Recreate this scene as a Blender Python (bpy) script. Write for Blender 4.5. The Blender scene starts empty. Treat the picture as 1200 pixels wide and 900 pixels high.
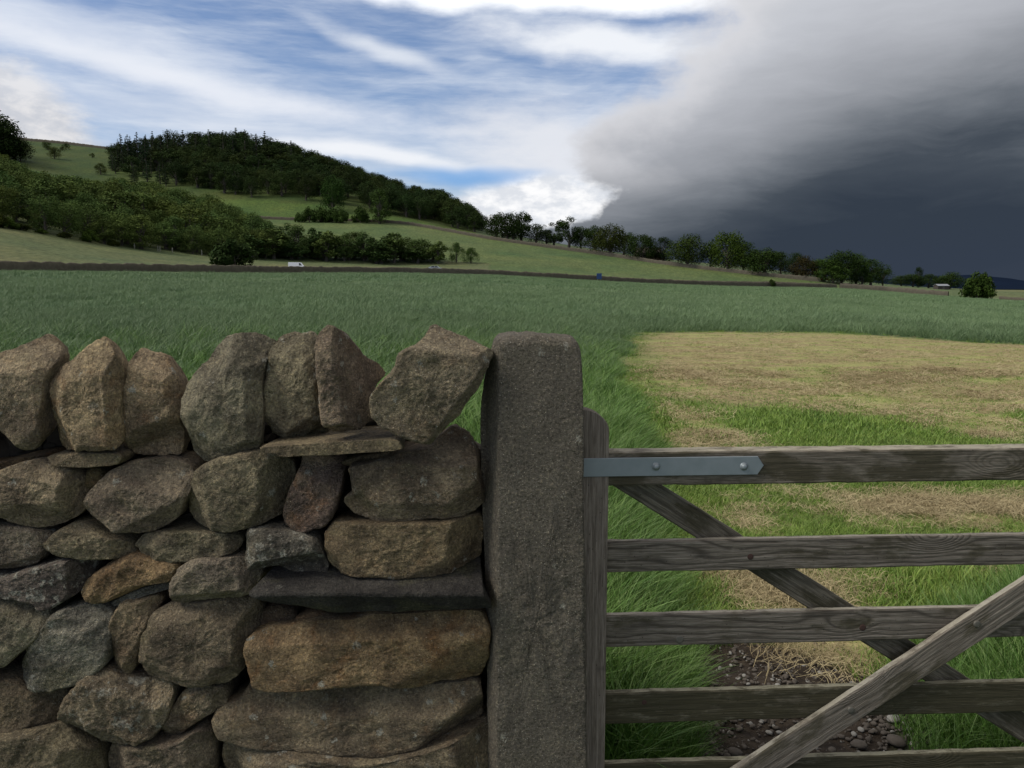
import bpy, math, random
import numpy as np
from mathutils import Vector, Matrix

random.seed(7)
RNG = np.random.default_rng(11)
sc = bpy.context.scene
COL = sc.collection

# ------------------------------------------------------------------ camera
F = 980.0; W0, H0 = 1200, 900
CAMZ = 1.6
PITCH = math.atan(115 / F)
cam_d = bpy.data.cameras.new('camera'); cam = bpy.data.objects.new('camera', cam_d); COL.objects.link(cam)
cam.location = (0, 0, CAMZ); cam.rotation_euler = (math.pi / 2 - PITCH, 0, 0)
cam_d.sensor_width = 36; cam_d.lens = 36 * F / W0; cam_d.clip_end = 30000; cam_d.clip_start = 0.05
sc.camera = cam
CP, SP = math.cos(PITCH), math.sin(PITCH)

def ray(px, py):
    a = (px - 600) / F; b = -(py - 450) / F
    return np.array([a, CP + b * SP, -SP + b * CP])
def at(px, py, Y):
    d = ray(px, py); t = Y / d[1]
    return np.array([d[0] * t, Y, CAMZ + d[2] * t])
def gp(px, py, z=0.0):
    d = ray(px, py); t = (z - CAMZ) / d[2]
    return np.array([d[0] * t, d[1] * t])
def ae(px, py):
    d = ray(px, py); d = d / np.linalg.norm(d)
    return math.degrees(math.atan2(d[0], d[1])), math.degrees(math.asin(d[2]))

# ------------------------------------------------------------------ world / sun / exposure
SUN_EL, SUN_AZ = math.radians(44), math.radians(-104)      # azimuth from +Y towards +X
BG = 0.1
world = bpy.data.worlds.new('World'); sc.world = world; world.use_nodes = True
wt = world.node_tree; wt.nodes.clear()

class NT:
    """small helper round a node tree"""
    def __init__(s, t): s.t = t
    def n(s, typ, **kw):
        nd = s.t.nodes.new(typ)
        for k, v in kw.items(): setattr(nd, k, v)
        return nd
    def put(s, sock, v):
        if hasattr(v, 'is_output') or isinstance(v, bpy.types.NodeSocket): s.t.links.new(v, sock)
        else:
            if isinstance(v, (int, float)) and hasattr(sock.default_value, '__len__'):
                sock.default_value = [v] * len(sock.default_value)
            elif hasattr(v, '__len__') and len(v) == 3 and len(sock.default_value) == 4:
                sock.default_value = (*v, 1)
            else: sock.default_value = v
    def m(s, op, a, b=0.0, c=0.0, clamp=False):
        nd = s.n('ShaderNodeMath', operation=op, use_clamp=clamp)
        s.put(nd.inputs[0], a); s.put(nd.inputs[1], b); s.put(nd.inputs[2], c)
        return nd.outputs[0]
    def v(s, op, a, b=(0, 0, 0)):
        nd = s.n('ShaderNodeVectorMath', operation=op); s.put(nd.inputs[0], a)
        if op == 'SCALE': s.put(nd.inputs['Scale'], b)
        else: s.put(nd.inputs[1], b)
        return nd.outputs['Value'] if op in ('LENGTH', 'DOT_PRODUCT') else nd.outputs[0]
    def mix(s, f, a, b, mode='MIX'):
        nd = s.n('ShaderNodeMix', data_type='RGBA', blend_type=mode); nd.clamp_factor = True
        s.put(nd.inputs[0], f); s.put(nd.inputs[6], a); s.put(nd.inputs[7], b); return nd.outputs[2]
    def rng(s, x, a, b, c=0.0, d=1.0, smooth=True):
        nd = s.n('ShaderNodeMapRange', interpolation_type='SMOOTHSTEP' if smooth else 'LINEAR'); nd.clamp = True
        for i, q in enumerate((x, a, b, c, d)): s.put(nd.inputs[i], q)
        return nd.outputs[0]
    def noise(s, vec, scale, detail=3, rough=0.55, dist=0.0):
        nd = s.n('ShaderNodeTexNoise'); s.put(nd.inputs['Vector'], vec)
        nd.inputs['Scale'].default_value = scale; nd.inputs['Detail'].default_value = detail
        nd.inputs['Roughness'].default_value = rough; nd.inputs['Distortion'].default_value = dist
        return nd.outputs['Fac']
    def voro(s, vec, scale, feature='F1', out='Distance', rand=1.0):
        nd = s.n('ShaderNodeTexVoronoi', feature=feature); s.put(nd.inputs['Vector'], vec)
        nd.inputs['Scale'].default_value = scale; nd.inputs['Randomness'].default_value = rand
        return nd.outputs[out]
    def xyz(s, x, y, z):
        nd = s.n('ShaderNodeCombineXYZ')
        for i, q in enumerate((x, y, z)): s.put(nd.inputs[i], q)
        return nd.outputs[0]
    def sep(s, v):
        nd = s.n('ShaderNodeSeparateXYZ'); s.put(nd.inputs[0], v); return nd.outputs
    def mapping(s, v, loc=(0, 0, 0), rot=(0, 0, 0), scale=(1, 1, 1), typ='POINT'):
        nd = s.n('ShaderNodeMapping', vector_type=typ); s.put(nd.inputs[0], v)
        nd.inputs['Location'].default_value = loc; nd.inputs['Rotation'].default_value = rot; nd.inputs['Scale'].default_value = scale
        return nd.outputs[0]
    def ramp(s, f, stops):
        nd = s.n('ShaderNodeValToRGB'); s.put(nd.inputs[0], f); e = nd.color_ramp.elements
        while len(e) < len(stops): e.new(0.5)
        for el, (p, c) in zip(e, stops): el.position = p; el.color = (*c, 1)
        return nd.outputs[0]

def lin(r, g, b):
    f = lambda c: (c / 255 / 12.92) if c / 255 <= 0.04045 else ((c / 255 + 0.055) / 1.055) ** 2.4
    return (f(r), f(g), f(b))

N = NT(wt)
tc = N.n('ShaderNodeTexCoord'); D = tc.outputs['Generated']
dx, dy, dz = N.sep(N.v('NORMALIZE', D))
AZ = N.m('MULTIPLY', N.m('ARCTAN2', dx, dy), 57.29578)
EL = N.m('MAXIMUM', N.m('MULTIPLY', N.m('ARCSINE', dz), 57.29578), 0.0)
AE = N.xyz(AZ, EL, 0.0)
sky = N.n('ShaderNodeTexSky', sky_type='NISHITA'); sky.sun_disc = False
sky.sun_elevation = SUN_EL; sky.sun_rotation = SUN_AZ; sky.air_density = 1.0; sky.dust_density = 0.3; sky.ozone_density = 1.6
col = N.mix(1.0, sky.outputs[0], (0.80, 0.90, 1.10), 'MULTIPLY')
K = 1.0 / BG
def C(r, g, b, k=1.0): return tuple(x * K * k for x in lin(r, g, b))
# wind-drawn veil
warp = N.noise(D, 5.0, 3)
st = N.mapping(N.v('ADD', AE, N.xyz(0.0, N.m('MULTIPLY', N.m('SUBTRACT', warp, 0.5), 5.0), 0.0)), rot=(0, 0, math.radians(9)), scale=(0.045, 0.30, 1))
vn = N.noise(st, 1.0, 6, 0.62)
veil = N.rng(vn, 0.38, 0.72)
wisp = N.rng(N.noise(N.mapping(AE, rot=(0, 0, math.radians(14)), scale=(0.12, 0.9, 1)), 1.0, 6, 0.6), 0.40, 0.75)
lowveil_and_fill = N.m('ADD', N.rng(EL, 14.0, 5.0, 0.05, 0.22), N.rng(EL, 22.0, 45.0, 0.0, 0.62))  # low veil, plus unseen overhead cloud added to whiten the light
fw = N.rng(N.noise(N.mapping(AE, rot=(0, 0, math.radians(11)), scale=(0.22, 2.0, 1)), 1.0, 8, 0.68, 0.4), 0.36, 0.68)
cover = N.m('ADD', N.m('ADD', N.m('MULTIPLY', veil, N.m('ADD', 0.36, N.m('MULTIPLY', fw, 0.12))), N.m('MULTIPLY', wisp, 0.32)), lowveil_and_fill)
cover = N.m('ADD', cover, N.m('MULTIPLY', fw, 0.06))
col = N.mix(N.m('MINIMUM', cover, 0.95), col, N.mix(N.rng(EL, 22.0, 45.0), C(222, 230, 242), C(236, 229, 218)))  # overhead cloud out of view is toned warm to warm the light
def stroke(px, py, wpx, hpx, ang, soft, amount, c):
    """one cloud bank: an ellipse in azimuth / elevation with a ragged edge"""
    global col
    a, e = ae(px, py)
    v = N.mapping(AEW, loc=(a, e, 0), rot=(0, 0, math.radians(ang)), scale=(wpx / 17.1, hpx / 17.1, 1), typ='TEXTURE')
    r = N.v('LENGTH', v)
    r = N.m('ADD', r, N.m('MULTIPLY', N.m('SUBTRACT', RAG, 0.5), 1.5))
    f = N.rng(r, 1.0 + soft, 1.0 - soft, 0.0, amount)
    col = N.mix(f, col, c)
AEW = N.v('ADD', AE, N.xyz(0.0, N.m('MULTIPLY', N.m('SUBTRACT', warp, 0.5), 3.0), 0.0))
RAG = N.noise(N.mapping(AE, scale=(0.16, 0.42, 1), rot=(0, 0, math.radians(8))), 1.0, 7, 0.62)
PUFF = N.rng(N.noise(N.mapping(AE, scale=(0.5, 0.9, 1)), 1.0, 6, 0.6), 0.38, 0.62)
stroke(630, -4, 300, 15, -3, 0.6, 1.0, C(250, 252, 255, 1.15))
stroke(705, 52, 120, 18, -6, 0.6, 0.95, C(244, 247, 252))
stroke(450, 56, 66, 9, -18, 0.8, 0.7, C(240, 244, 250))
stroke(190, 90, 250, 13, -8, 0.9, 0.85, C(240, 243, 250))
stroke(40, 28, 190, 20, -8, 0.8, 0.6, C(228, 234, 245))
stroke(-16, 132, 105, 44, -22, 0.28, 0.92, N.mix(PUFF, C(206, 208, 214), C(232, 230, 230)))
stroke(330, 158, 280, 18, -6, 0.9, 0.45, C(232, 236, 244))
stroke(660, 172, 110, 44, -8, 0.7, 0.9, C(232, 234, 240))
stroke(440, 182, 100, 9, -5, 0.6, 0.85, C(246, 248, 252))
stroke(640, 236, 118, 32, 2, 0.25, 1.0, N.mix(PUFF, C(222, 226, 233), C(254, 254, 255)))
# blue gap low down
stroke(545, 203, 70, 9, 2, 0.7, 0.75, C(112, 168, 226))
# the storm
curve = N.n('ShaderNodeFloatCurve'); cm = curve.mapping; cu = cm.curves[0]
bnd = [(-1, -8), (ae(0, 275)[1], ae(575, 275)[0]), (ae(0, 262)[1], ae(625, 262)[0]), (ae(0, 245)[1], ae(668, 245)[0]), (ae(0, 224)[1], ae(700, 224)[0]),
       (ae(0, 205)[1], ae(722, 205)[0]), (ae(0, 185)[1], ae(690, 185)[0]), (ae(0, 150)[1], ae(672, 150)[0]),
       (ae(0, 110)[1], ae(705, 110)[0]), (ae(0, 70)[1], ae(775, 70)[0]), (ae(0, 30)[1], ae(805, 30)[0]), (ae(0, 0)[1], ae(815, 0)[0]), (40, 24), (60, 40)]
bnd.sort()
while len(cu.points) < len(bnd): cu.points.new(0.5, 0.5)
for p, (e, a) in zip(cu.points, bnd): p.location = ((e + 1) / 61, (a + 60) / 120)
cm.update()
N.put(curve.inputs[1], N.m('DIVIDE', N.m('ADD', EL, 1.0), 61.0))
AB = N.m('SUBTRACT', N.m('MULTIPLY', curve.outputs[0], 120.0), 60.0)
edge_n = N.noise(N.mapping(AE, scale=(0.22, 0.34, 1)), 1.0, 7, 0.58)
dd = N.m('ADD', N.m('SUBTRACT', AZ, AB), N.m('MULTIPLY', N.m('SUBTRACT', edge_n, 0.5), 9.0))
soft = N.rng(EL, 4.0, 12.0, 0.8, 2.2)
smask = N.m('MULTIPLY', N.rng(dd, N.m('MULTIPLY', soft, -1.0), soft), N.rng(AZ, 150.0, 110.0))
bil = N.noise(N.mapping(AE, scale=(0.07, 0.16, 1), rot=(0, 0, math.radians(14))), 1.0, 4, 0.5)
bil2 = N.noise(N.mapping(AEW, scale=(0.13, 0.55, 1), rot=(0, 0, math.radians(10))), 1.0, 8, 0.62, 0.3)
t = N.m('SUBTRACT', EL, N.m('MULTIPLY', AZ, 0.115))
t = N.m('ADD', t, N.m('MULTIPLY', N.m('SUBTRACT', bil, 0.44), 1.6))
t = N.m('ADD', t, N.m('MULTIPLY', N.m('SUBTRACT', bil2, 0.5), 4.0))
t = N.m('ADD', t, N.m('MULTIPLY', N.rng(AZ, 24.0, 7.0, 0.0, 3.6), N.rng(EL, 4.5, 8.5)))
t = N.m('ADD', t, N.m('MULTIPLY', N.rng(AZ, 19.0, 4.0, 0.0, 3.2), N.rng(EL, 8.5, 4.5)))
# a darker bank rising to the upper right
a0, e0 = ae(1220, 85)
vv = N.mapping(AE, loc=(a0, e0, 0), rot=(0, 0, math.radians(24)), scale=(17, 4.4, 1), typ='TEXTURE')
t = N.m('SUBTRACT', t, N.rng(N.v('LENGTH', vv), 1.3, 0.2, 0.0, 1.8))
S = lambda x: (x + 5) / 25
storm = N.ramp(N.m('DIVIDE', N.m('ADD', t, 5.0), 25.0), [
    (S(-5), lin(58, 66, 80)), (S(-2), lin(52, 61, 75)), (S(1.2), lin(52, 61, 73)), (S(3.6), lin(70, 78, 88)), (S(5.8), lin(108, 114, 122)),
    (S(8.2), lin(142, 146, 153)), (S(11.5), lin(172, 175, 182)), (S(15.0), lin(196, 199, 206)), (S(19.5), lin(205, 207, 212))])
storm = N.v('SCALE', storm, K)
rim = N.rng(dd, 6.5, 0.5, 0.0, 0.5)      # thin sunlit fringe
rim = N.m('MULTIPLY', rim, N.rng(EL, 5.5, 8.5))
storm = N.mix(rim, storm, C(232, 231, 234))
col = N.mix(smask, col, storm)
bg = N.n('ShaderNodeBackground'); N.put(bg.inputs[0], col); bg.inputs[1].default_value = BG
out = N.n('ShaderNodeOutputWorld'); wt.links.new(bg.outputs[0], out.inputs[0])

sun_d = bpy.data.lights.new('sun', 'SUN'); sun = bpy.data.objects.new('sun', sun_d); COL.objects.link(sun)
sun_d.energy = 2.7; sun_d.angle = math.radians(22); sun_d.color = (1.0, 0.95, 0.86)
sdir = Vector((math.sin(SUN_AZ) * math.cos(SUN_EL), math.cos(SUN_AZ) * math.cos(SUN_EL), math.sin(SUN_EL)))
sun.rotation_euler = sdir.to_track_quat('Z', 'Y').to_euler()

sc.view_settings.view_transform = 'Standard'; sc.view_settings.look = 'None'
sc.view_settings.exposure = 0.0; sc.view_settings.gamma = 1.0; sc.view_settings.use_curve_mapping = False
sc.cycles.max_bounces = 5; sc.cycles.diffuse_bounces = 3; sc.cycles.glossy_bounces = 2
sc.cycles.transmission_bounces = 2; sc.cycles.transparent_max_bounces = 4
sc.cycles.caustics_reflective = False; sc.cycles.caustics_refractive = False

# ------------------------------------------------------------------ helpers
def tag(o, label=None, cat=None, group=None, kind=None):
    if label: o['label'] = label
    if cat: o['category'] = cat
    if group: o['group'] = group
    if kind: o['kind'] = kind
    return o
def obj(name, mesh, parent=None, loc=(0, 0, 0)):
    o = bpy.data.objects.new(name, mesh); COL.objects.link(o); o.location = loc
    if parent: o.parent = parent
    return o
def empty(name, loc=(0, 0, 0), rz=0.0):
    o = bpy.data.objects.new(name, None); COL.objects.link(o); o.location = loc; o.rotation_euler = (0, 0, rz); return o
def mk(name, V, Fc, mat=None, smooth=False, mats=None, mi=None):
    me = bpy.data.meshes.new(name)
    V = np.asarray(V, dtype=np.float32).reshape(-1, 3)
    if isinstance(Fc, np.ndarray) and Fc.ndim == 2:
        nf, k = Fc.shape
        me.vertices.add(len(V)); me.vertices.foreach_set('co', V.ravel())
        me.loops.add(nf * k); me.loops.foreach_set('vertex_index', Fc.astype(np.int32).ravel())
        me.polygons.add(nf); me.polygons.foreach_set('loop_start', np.arange(0, nf * k, k, dtype=np.int32))
        me.polygons.foreach_set('loop_total', np.full(nf, k, dtype=np.int32))
        me.update(calc_edges=True)
    else:
        me.from_pydata(V.tolist(), [], [tuple(int(i) for i in f) for f in Fc]); me.update()
    if mat: me.materials.append(mat)
    if mi is not None: me.polygons.foreach_set('material_index', np.asarray(mi, dtype=np.int32))
    if smooth: me.polygons.foreach_set('use_smooth', np.ones(len(me.polygons), dtype=bool))
    return me

def hash3(i, j, k, seed):
    h = (i.astype(np.uint32) * np.uint32(374761393) + j.astype(np.uint32) * np.uint32(668265263)
         + k.astype(np.uint32) * np.uint32(2147483647) + np.uint32((seed * 974711 + 12345) & 0xffffffff))
    h = (h ^ (h >> np.uint32(13))) * np.uint32(1274126177)
    h = (h ^ (h >> np.uint32(16))) * np.uint32(2246822519)
    h = h ^ (h >> np.uint32(15))
    return (h & np.uint32(0xffffff)).astype(np.float64) / 0xffffff
def vnoise(P, seed=0):
    P = np.asarray(P, dtype=np.float64)
    I = np.floor(P).astype(np.int64); f = P - I; f = f * f * (3 - 2 * f)
    r = 0
    for a in (0, 1):
        for b in (0, 1):
            for c in (0, 1):
                w = (f[:, 0] if a else 1 - f[:, 0]) * (f[:, 1] if b else 1 - f[:, 1]) * (f[:, 2] if c else 1 - f[:, 2])
                r = r + w * hash3(I[:, 0] + a, I[:, 1] + b, I[:, 2] + c, seed)
    return r * 2 - 1
def fbm(P, oct=4, seed=0, gain=0.5):
    P = np.asarray(P, dtype=np.float64); r = 0; a = 1.0; s = 0
    for o in range(oct):
        r = r + a * vnoise(P * (2 ** o) + 17.3 * o, seed + o); s += a; a *= gain
    return r / s
def xy3(X, Y, s=1.0, z=0.0): return np.stack([np.asarray(X) * s, np.asarray(Y) * s, np.zeros_like(np.asarray(X, dtype=float)) + z], 1)
def sstep(x, a, b):
    t = np.clip((x - a) / (b - a), 0, 1); return t * t * (3 - 2 * t)

def mat_new(name):
    m = bpy.data.materials.new(name); m.use_nodes = True; t = m.node_tree; t.nodes.clear()
    n = NT(t); b = n.n('ShaderNodeBsdfPrincipled'); o = n.n('ShaderNodeOutputMaterial'); t.links.new(b.outputs[0], o.inputs[0])
    return m, n, b
def bump(n, b, h, strength, dist):
    nd = n.n('ShaderNodeBump'); nd.inputs['Strength'].default_value = strength; nd.inputs['Distance'].default_value = dist
    n.put(nd.inputs['Height'], h); n.t.links.new(nd.outputs[0], b.inputs['Normal']); return nd
def simple(name, c, rough=0.7, metal=0.0, var=0.15, scale=8.0, spec=0.3):
    m, n, b = mat_new(name)
    g = n.n('ShaderNodeNewGeometry').outputs['Position']
    f = n.noise(g, scale, 4)
    n.put(b.inputs['Base Color'], n.mix(f, tuple(x * (1 - var) for x in c), tuple(min(1, x * (1 + var)) for x in c)))
    b.inputs['Roughness'].default_value = rough; b.inputs['Metallic'].default_value = metal
    b.inputs['Specular IOR Level'].default_value = spec
    return m

# ------------------------------------------------------------------ materials
def m_stone():
    m, n, b = mat_new('gritstone')
    tc = n.n('ShaderNodeTexCoord'); P = tc.outputs['Object']
    oi = n.n('ShaderNodeObjectInfo'); base0 = base = oi.outputs['Color']; rnd = oi.outputs['Random']
    P2 = n.v('ADD', P, n.xyz(n.m('MULTIPLY', rnd, 37.0), n.m('MULTIPLY', rnd, 11.0), 0.0))
    def at_(nm):
        a = n.n('ShaderNodeAttribute', attribute_type='OBJECT', attribute_name=nm); return a.outputs['Fac']
    lich, rust, speck = at_('lichen'), at_('rust'), at_('speckle')
    big = n.noise(P2, 9.0, 4, 0.6); mid = n.noise(P2, 34.0, 5, 0.65); fine = n.noise(P2, 190.0, 3, 0.7)
    base = n.mix(1.0, base, (1.22, 1.16, 1.07), 'MULTIPLY'); mott = at_('mottle')
    c = n.mix(n.rng(big, 0.35, 0.68), n.mix(1.0, base, (0.60, 0.56, 0.52), 'MULTIPLY'), n.mix(1.0, base, (1.32, 1.26, 1.12), 'MULTIPLY'))
    c = n.mix(n.rng(mid, 0.40, 0.30, 0.0, 0.40), c, n.mix(1.0, base, (0.36, 0.34, 0.30), 'MULTIPLY'))
    c = n.mix(n.rng(mid, 0.55, 0.75, 0.0, 0.5), c, n.mix(1.0, base, (1.6, 1.55, 1.35), 'MULTIPLY'))
    c = n.mix(n.m('MULTIPLY', n.rng(n.noise(P2, 13.0, 5, 0.6, 0.6), 0.50, 0.68), rust), c, (0.22, 0.10, 0.035))
    # olive algae film
    c = n.mix(n.rng(n.noise(P2, 6.0, 4, 0.6, 0.4), 0.52, 0.72, 0.0, 0.45), c, (0.13, 0.125, 0.055))
    c = n.mix(mott, n.mix(1.0, base, (1.0, 0.98, 0.95), 'MULTIPLY'), c)
    # grains
    gv = n.voro(P2, 210.0); gc = n.sep(n.voro(P2, 210.0, out='Color'))[0]
    grain = n.m('MULTIPLY', n.rng(gv, 0.35, 0.10), n.rng(gc, 0.72, 0.86))
    c = n.mix(n.m('MULTIPLY', grain, n.m('MULTIPLY', speck, 0.9)), c, (0.62, 0.57, 0.46))
    dark = n.m('MULTIPLY', n.rng(gv, 0.35, 0.10), n.rng(gc, 0.22, 0.05))
    c = n.mix(n.m('MULTIPLY', dark, 0.7), c, (0.035, 0.03, 0.025))
    # lichen discs and crusts
    pw = n.v('ADD', P2, n.v('SCALE', n.xyz(mid, big, fine), 0.06))
    lv = n.voro(pw, 30.0); lcs = n.sep(n.voro(pw, 30.0, out='Color')); lc, lc2 = lcs[0], lcs[1]
    disc = n.m('MULTIPLY', n.rng(n.m('SUBTRACT', lv, n.m('MULTIPLY', n.m('ADD', fine, lc2), 0.20)), 0.08, 0.02), n.rng(lc, n.m('SUBTRACT', 0.98, n.m('MULTIPLY', lich, 0.42)), n.m('SUBTRACT', 1.01, n.m('MULTIPLY', lich, 0.42))))
    crust = n.m('MULTIPLY', n.rng(n.noise(P2, 22.0, 7, 0.75), n.m('SUBTRACT', 0.66, n.m('MULTIPLY', lich, 0.14)), n.m('SUBTRACT', 0.70, n.m('MULTIPLY', lich, 0.14))), n.m('MULTIPLY', lich, 0.8))
    lf = n.m('MAXIMUM', n.m('MULTIPLY', disc, 0.8), crust)
    c = n.mix(lf, c, n.mix(fine, (0.30, 0.285, 0.23), (0.58, 0.56, 0.48)))
    g2 = n.noise(P2, 120.0, 4, 0.8)
    c = n.mix(n.rng(g2, 0.50, 0.36, 0.0, 0.75), c, n.mix(1.0, c, (0.38, 0.35, 0.30), 'MULTIPLY'))
    c = n.mix(n.rng(g2, 0.52, 0.66, 0.0, 0.75), c, n.mix(1.0, c, (2.1, 2.0, 1.75), 'MULTIPLY'))
    n.put(b.inputs['Base Color'], c); b.inputs['Roughness'].default_value = 0.88; b.inputs['Specular IOR Level'].default_value = 0.25
    h = n.m('ADD', n.m('MULTIPLY', mid, 1.0), n.m('MULTIPLY', fine, 0.45))
    h = n.m('ADD', h, n.m('MULTIPLY', n.m('MINIMUM', gv, 0.5), 0.30)); h = n.m('ADD', h, n.m('MULTIPLY', lf, 0.12))
    h = n.m('ADD', h, n.m('MULTIPLY', n.noise(P2, 75.0, 4, 0.7), 0.7))
    bump(n, b, n.m('ADD', h, n.m('MULTIPLY', g2, 0.9)), 1.0, 0.020)
    return m
STONE = m_stone()

def m_wood():
    m, n, b = mat_new('weathered_timber')
    tc = n.n('ShaderNodeTexCoord'); P = tc.outputs['Object']
    oi = n.n('ShaderNodeObjectInfo'); rnd = oi.outputs['Random']; tint = oi.outputs['Color']
    P2 = n.v('ADD', P, n.xyz(n.m('MULTIPLY', rnd, 13.0), 0.0, n.m('MULTIPLY', rnd, 3.0)))
    x, y, z = n.sep(P2)
    # flat-sawn figure: rings pulled about by slow noise and by knots
    kv = n.n('ShaderNodeTexVoronoi', feature='F1'); n.put(kv.inputs['Vector'], n.mapping(P2, scale=(1.0, 0.5, 2.2))); kv.inputs['Scale'].default_value = 2.6
    kd = kv.outputs['Distance']
    wob = n.noise(n.mapping(P2, scale=(1.6, 2, 7)), 1.0, 2, 0.5)
    wob2 = n.noise(n.mapping(P2, scale=(6, 2, 16)), 1.0, 2, 0.5)
    ph = n.m('ADD', n.m('MULTIPLY', z, 130.0), n.m('MULTIPLY', wob, 22.0)); ph = n.m('ADD', ph, n.m('MULTIPLY', wob2, 3.0))
    ph = n.m('ADD', ph, n.m('MULTIPLY', n.rng(kd, 0.35, 0.0), 16.0))
    ring = n.m('ADD', n.m('MULTIPLY', n.m('SINE', n.m('MULTIPLY', ph, 2.2)), 0.5), 0.5)
    fib = n.noise(n.mapping(P2, scale=(5, 90, 160)), 1.0, 4, 0.7)
    fib2 = n.noise(n.mapping(P2, scale=(1.5, 260, 420)), 1.0, 2, 0.7)
    patch = n.noise(n.mapping(P2, scale=(5.0, 6, 12)), 1.0, 5, 0.65)
    dirt = n.noise(n.mapping(P2, scale=(14, 10, 6)), 1.0, 5, 0.7)
    c = n.mix(n.rng(n.m('ADD', n.m('MULTIPLY', fib, 0.6), n.m('MULTIPLY', n.noise(n.mapping(P2, scale=(22, 300, 500)), 1.0, 3, 0.7), 0.4)), 0.36, 0.66), (0.105, 0.089, 0.070), (0.315, 0.28, 0.235))
    c = n.mix(n.m('MULTIPLY', n.m('POWER', ring, 4.0), n.n('ShaderNodeAttribute', attribute_type='OBJECT', attribute_name='figure').outputs['Fac']), c, (0.045, 0.038, 0.030))
    alg = n.n('ShaderNodeAttribute', attribute_type='OBJECT', attribute_name='algae').outputs['Fac']
    c = n.mix(n.m('MULTIPLY', n.rng(patch, n.m('SUBTRACT', 0.66, n.m('MULTIPLY', alg, 0.36)), n.m('SUBTRACT', 0.80, n.m('MULTIPLY', alg, 0.36))), 0.85), c,
              n.mix(fib, (0.035, 0.030, 0.017), (0.095, 0.085, 0.048)))
    c = n.mix(n.rng(dirt, 0.60, 0.75, 0.0, 0.5), c, (0.035, 0.032, 0.024))
    c = n.mix(n.rng(n.noise(n.mapping(P2, scale=(7, 9, 26)), 1.0, 6, 0.75), 0.54, 0.66, 0.0, 0.5), c, (0.30, 0.27, 0.225))
    c = n.mix(n.rng(fib2, 0.62, 0.50, 0.0, 0.35), c, (0.05, 0.045, 0.038))
    c = n.mix(n.rng(n.voro(n.mapping(P2, scale=(1, 1, 1)), 42.0), 0.10, 0.04, 0.0, 0.8), c, (0.02, 0.017, 0.013))
    # upward faces bleach and grow pale lichen (the wear of the board itself)
    ny = n.sep(tc.outputs['Normal'])[2]
    up = n.rng(ny, 0.75, 0.95)
    c = n.mix(n.m('MULTIPLY', up, n.rng(n.noise(n.mapping(P2, scale=(14, 30, 30)), 1.0, 5, 0.75), 0.36, 0.56, 0.1, 0.85)), c, (0.36, 0.34, 0.28))
    c = n.mix(1.0, c, tint, 'MULTIPLY')
    n.put(b.inputs['Base Color'], c); b.inputs['Roughness'].default_value = 0.85; b.inputs['Specular IOR Level'].default_value = 0.2
    h = n.m('ADD', n.m('MULTIPLY', fib, 0.8), n.m('MULTIPLY', ring, -0.2)); h = n.m('ADD', h, n.m('MULTIPLY', fib2, 0.3))
    bump(n, b, h, 1.0, 0.006)
    return m
WOOD = m_wood()

def m_metal():
    m, n, b = mat_new('galvanised_steel')
    P = n.n('ShaderNodeTexCoord').outputs['Object']
    f = n.noise(P, 30, 5, 0.6); v = n.noise(P, 160.0, 3, 0.7)
    c = n.mix(f, (0.16, 0.19, 0.205), (0.27, 0.30, 0.315)); c = n.mix(n.rng(v, 0.6, 0.8, 0, 0.3), c, (0.30, 0.33, 0.34))
    n.put(b.inputs['Base Color'], c); b.inputs['Metallic'].default_value = 0.35; n.put(b.inputs['Roughness'], n.rng(f, 0.3, 0.7, 0.42, 0.6))
    bump(n, b, v, 0.2, 0.001); return m
METAL = m_metal()
RUST = simple('rusty_iron', (0.055, 0.030, 0.024), 0.9, 0, 0.4, 200)

def m_blade(name, lo, hi, tipc=None, rough=0.5, sheen=0.3):
    m, n, b = mat_new(name)
    g = n.n('ShaderNodeNewGeometry'); P = g.outputs['Position']
    oi = n.n('ShaderNodeObjectInfo')
    big = n.noise(n.mapping(P, scale=(1, 0.6, 0)), 0.16, 4, 0.6); mid = n.noise(P, 1.7, 3, 0.6)
    f = n.m('ADD', n.m('MULTIPLY', big, 0.5), n.m('ADD', n.m('MULTIPLY', mid, 0.35), n.m('MULTIPLY', oi.outputs['Random'], 0.22)))
    at_ = n.n('ShaderNodeAttribute', attribute_name='h').outputs['Fac']
    rv = n.n('ShaderNodeAttribute', attribute_name='r').outputs['Fac']
    c = n.mix(n.rng(n.m('ADD', f, n.m('MULTIPLY', rv, 0.12)), 0.42, 0.72, smooth=False), lo, hi)
    if tipc: c = n.mix(n.m('MULTIPLY', n.rng(at_, 0.55, 1.0), n.rng(rv, 0.45, 0.75)), c, tipc)
    n.put(b.inputs['Base Color'], c); b.inputs['Roughness'].default_value = rough; b.inputs['Specular IOR Level'].default_value = sheen
    b.inputs['Subsurface Weight'].default_value = 0.0
    return m
GRASS_TALL = m_blade('tall_meadow_grass', (0.045, 0.110, 0.014), (0.115, 0.220, 0.036), (0.21, 0.29, 0.10), 0.5, 0.3)
GRASS_FAR = m_blade('ley_grass', (0.074, 0.130, 0.050), (0.152, 0.230, 0.096), (0.23, 0.29, 0.16), 0.5, 0.35)
GRASS_LAWN = m_blade('short_grass', (0.080, 0.155, 0.022), (0.20, 0.30, 0.050), (0.32, 0.34, 0.10), 0.55, 0.3)
HAY = m_blade('cut_hay', (0.19, 0.14, 0.07), (0.48, 0.40, 0.23), None, 0.7, 0.2)

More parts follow.
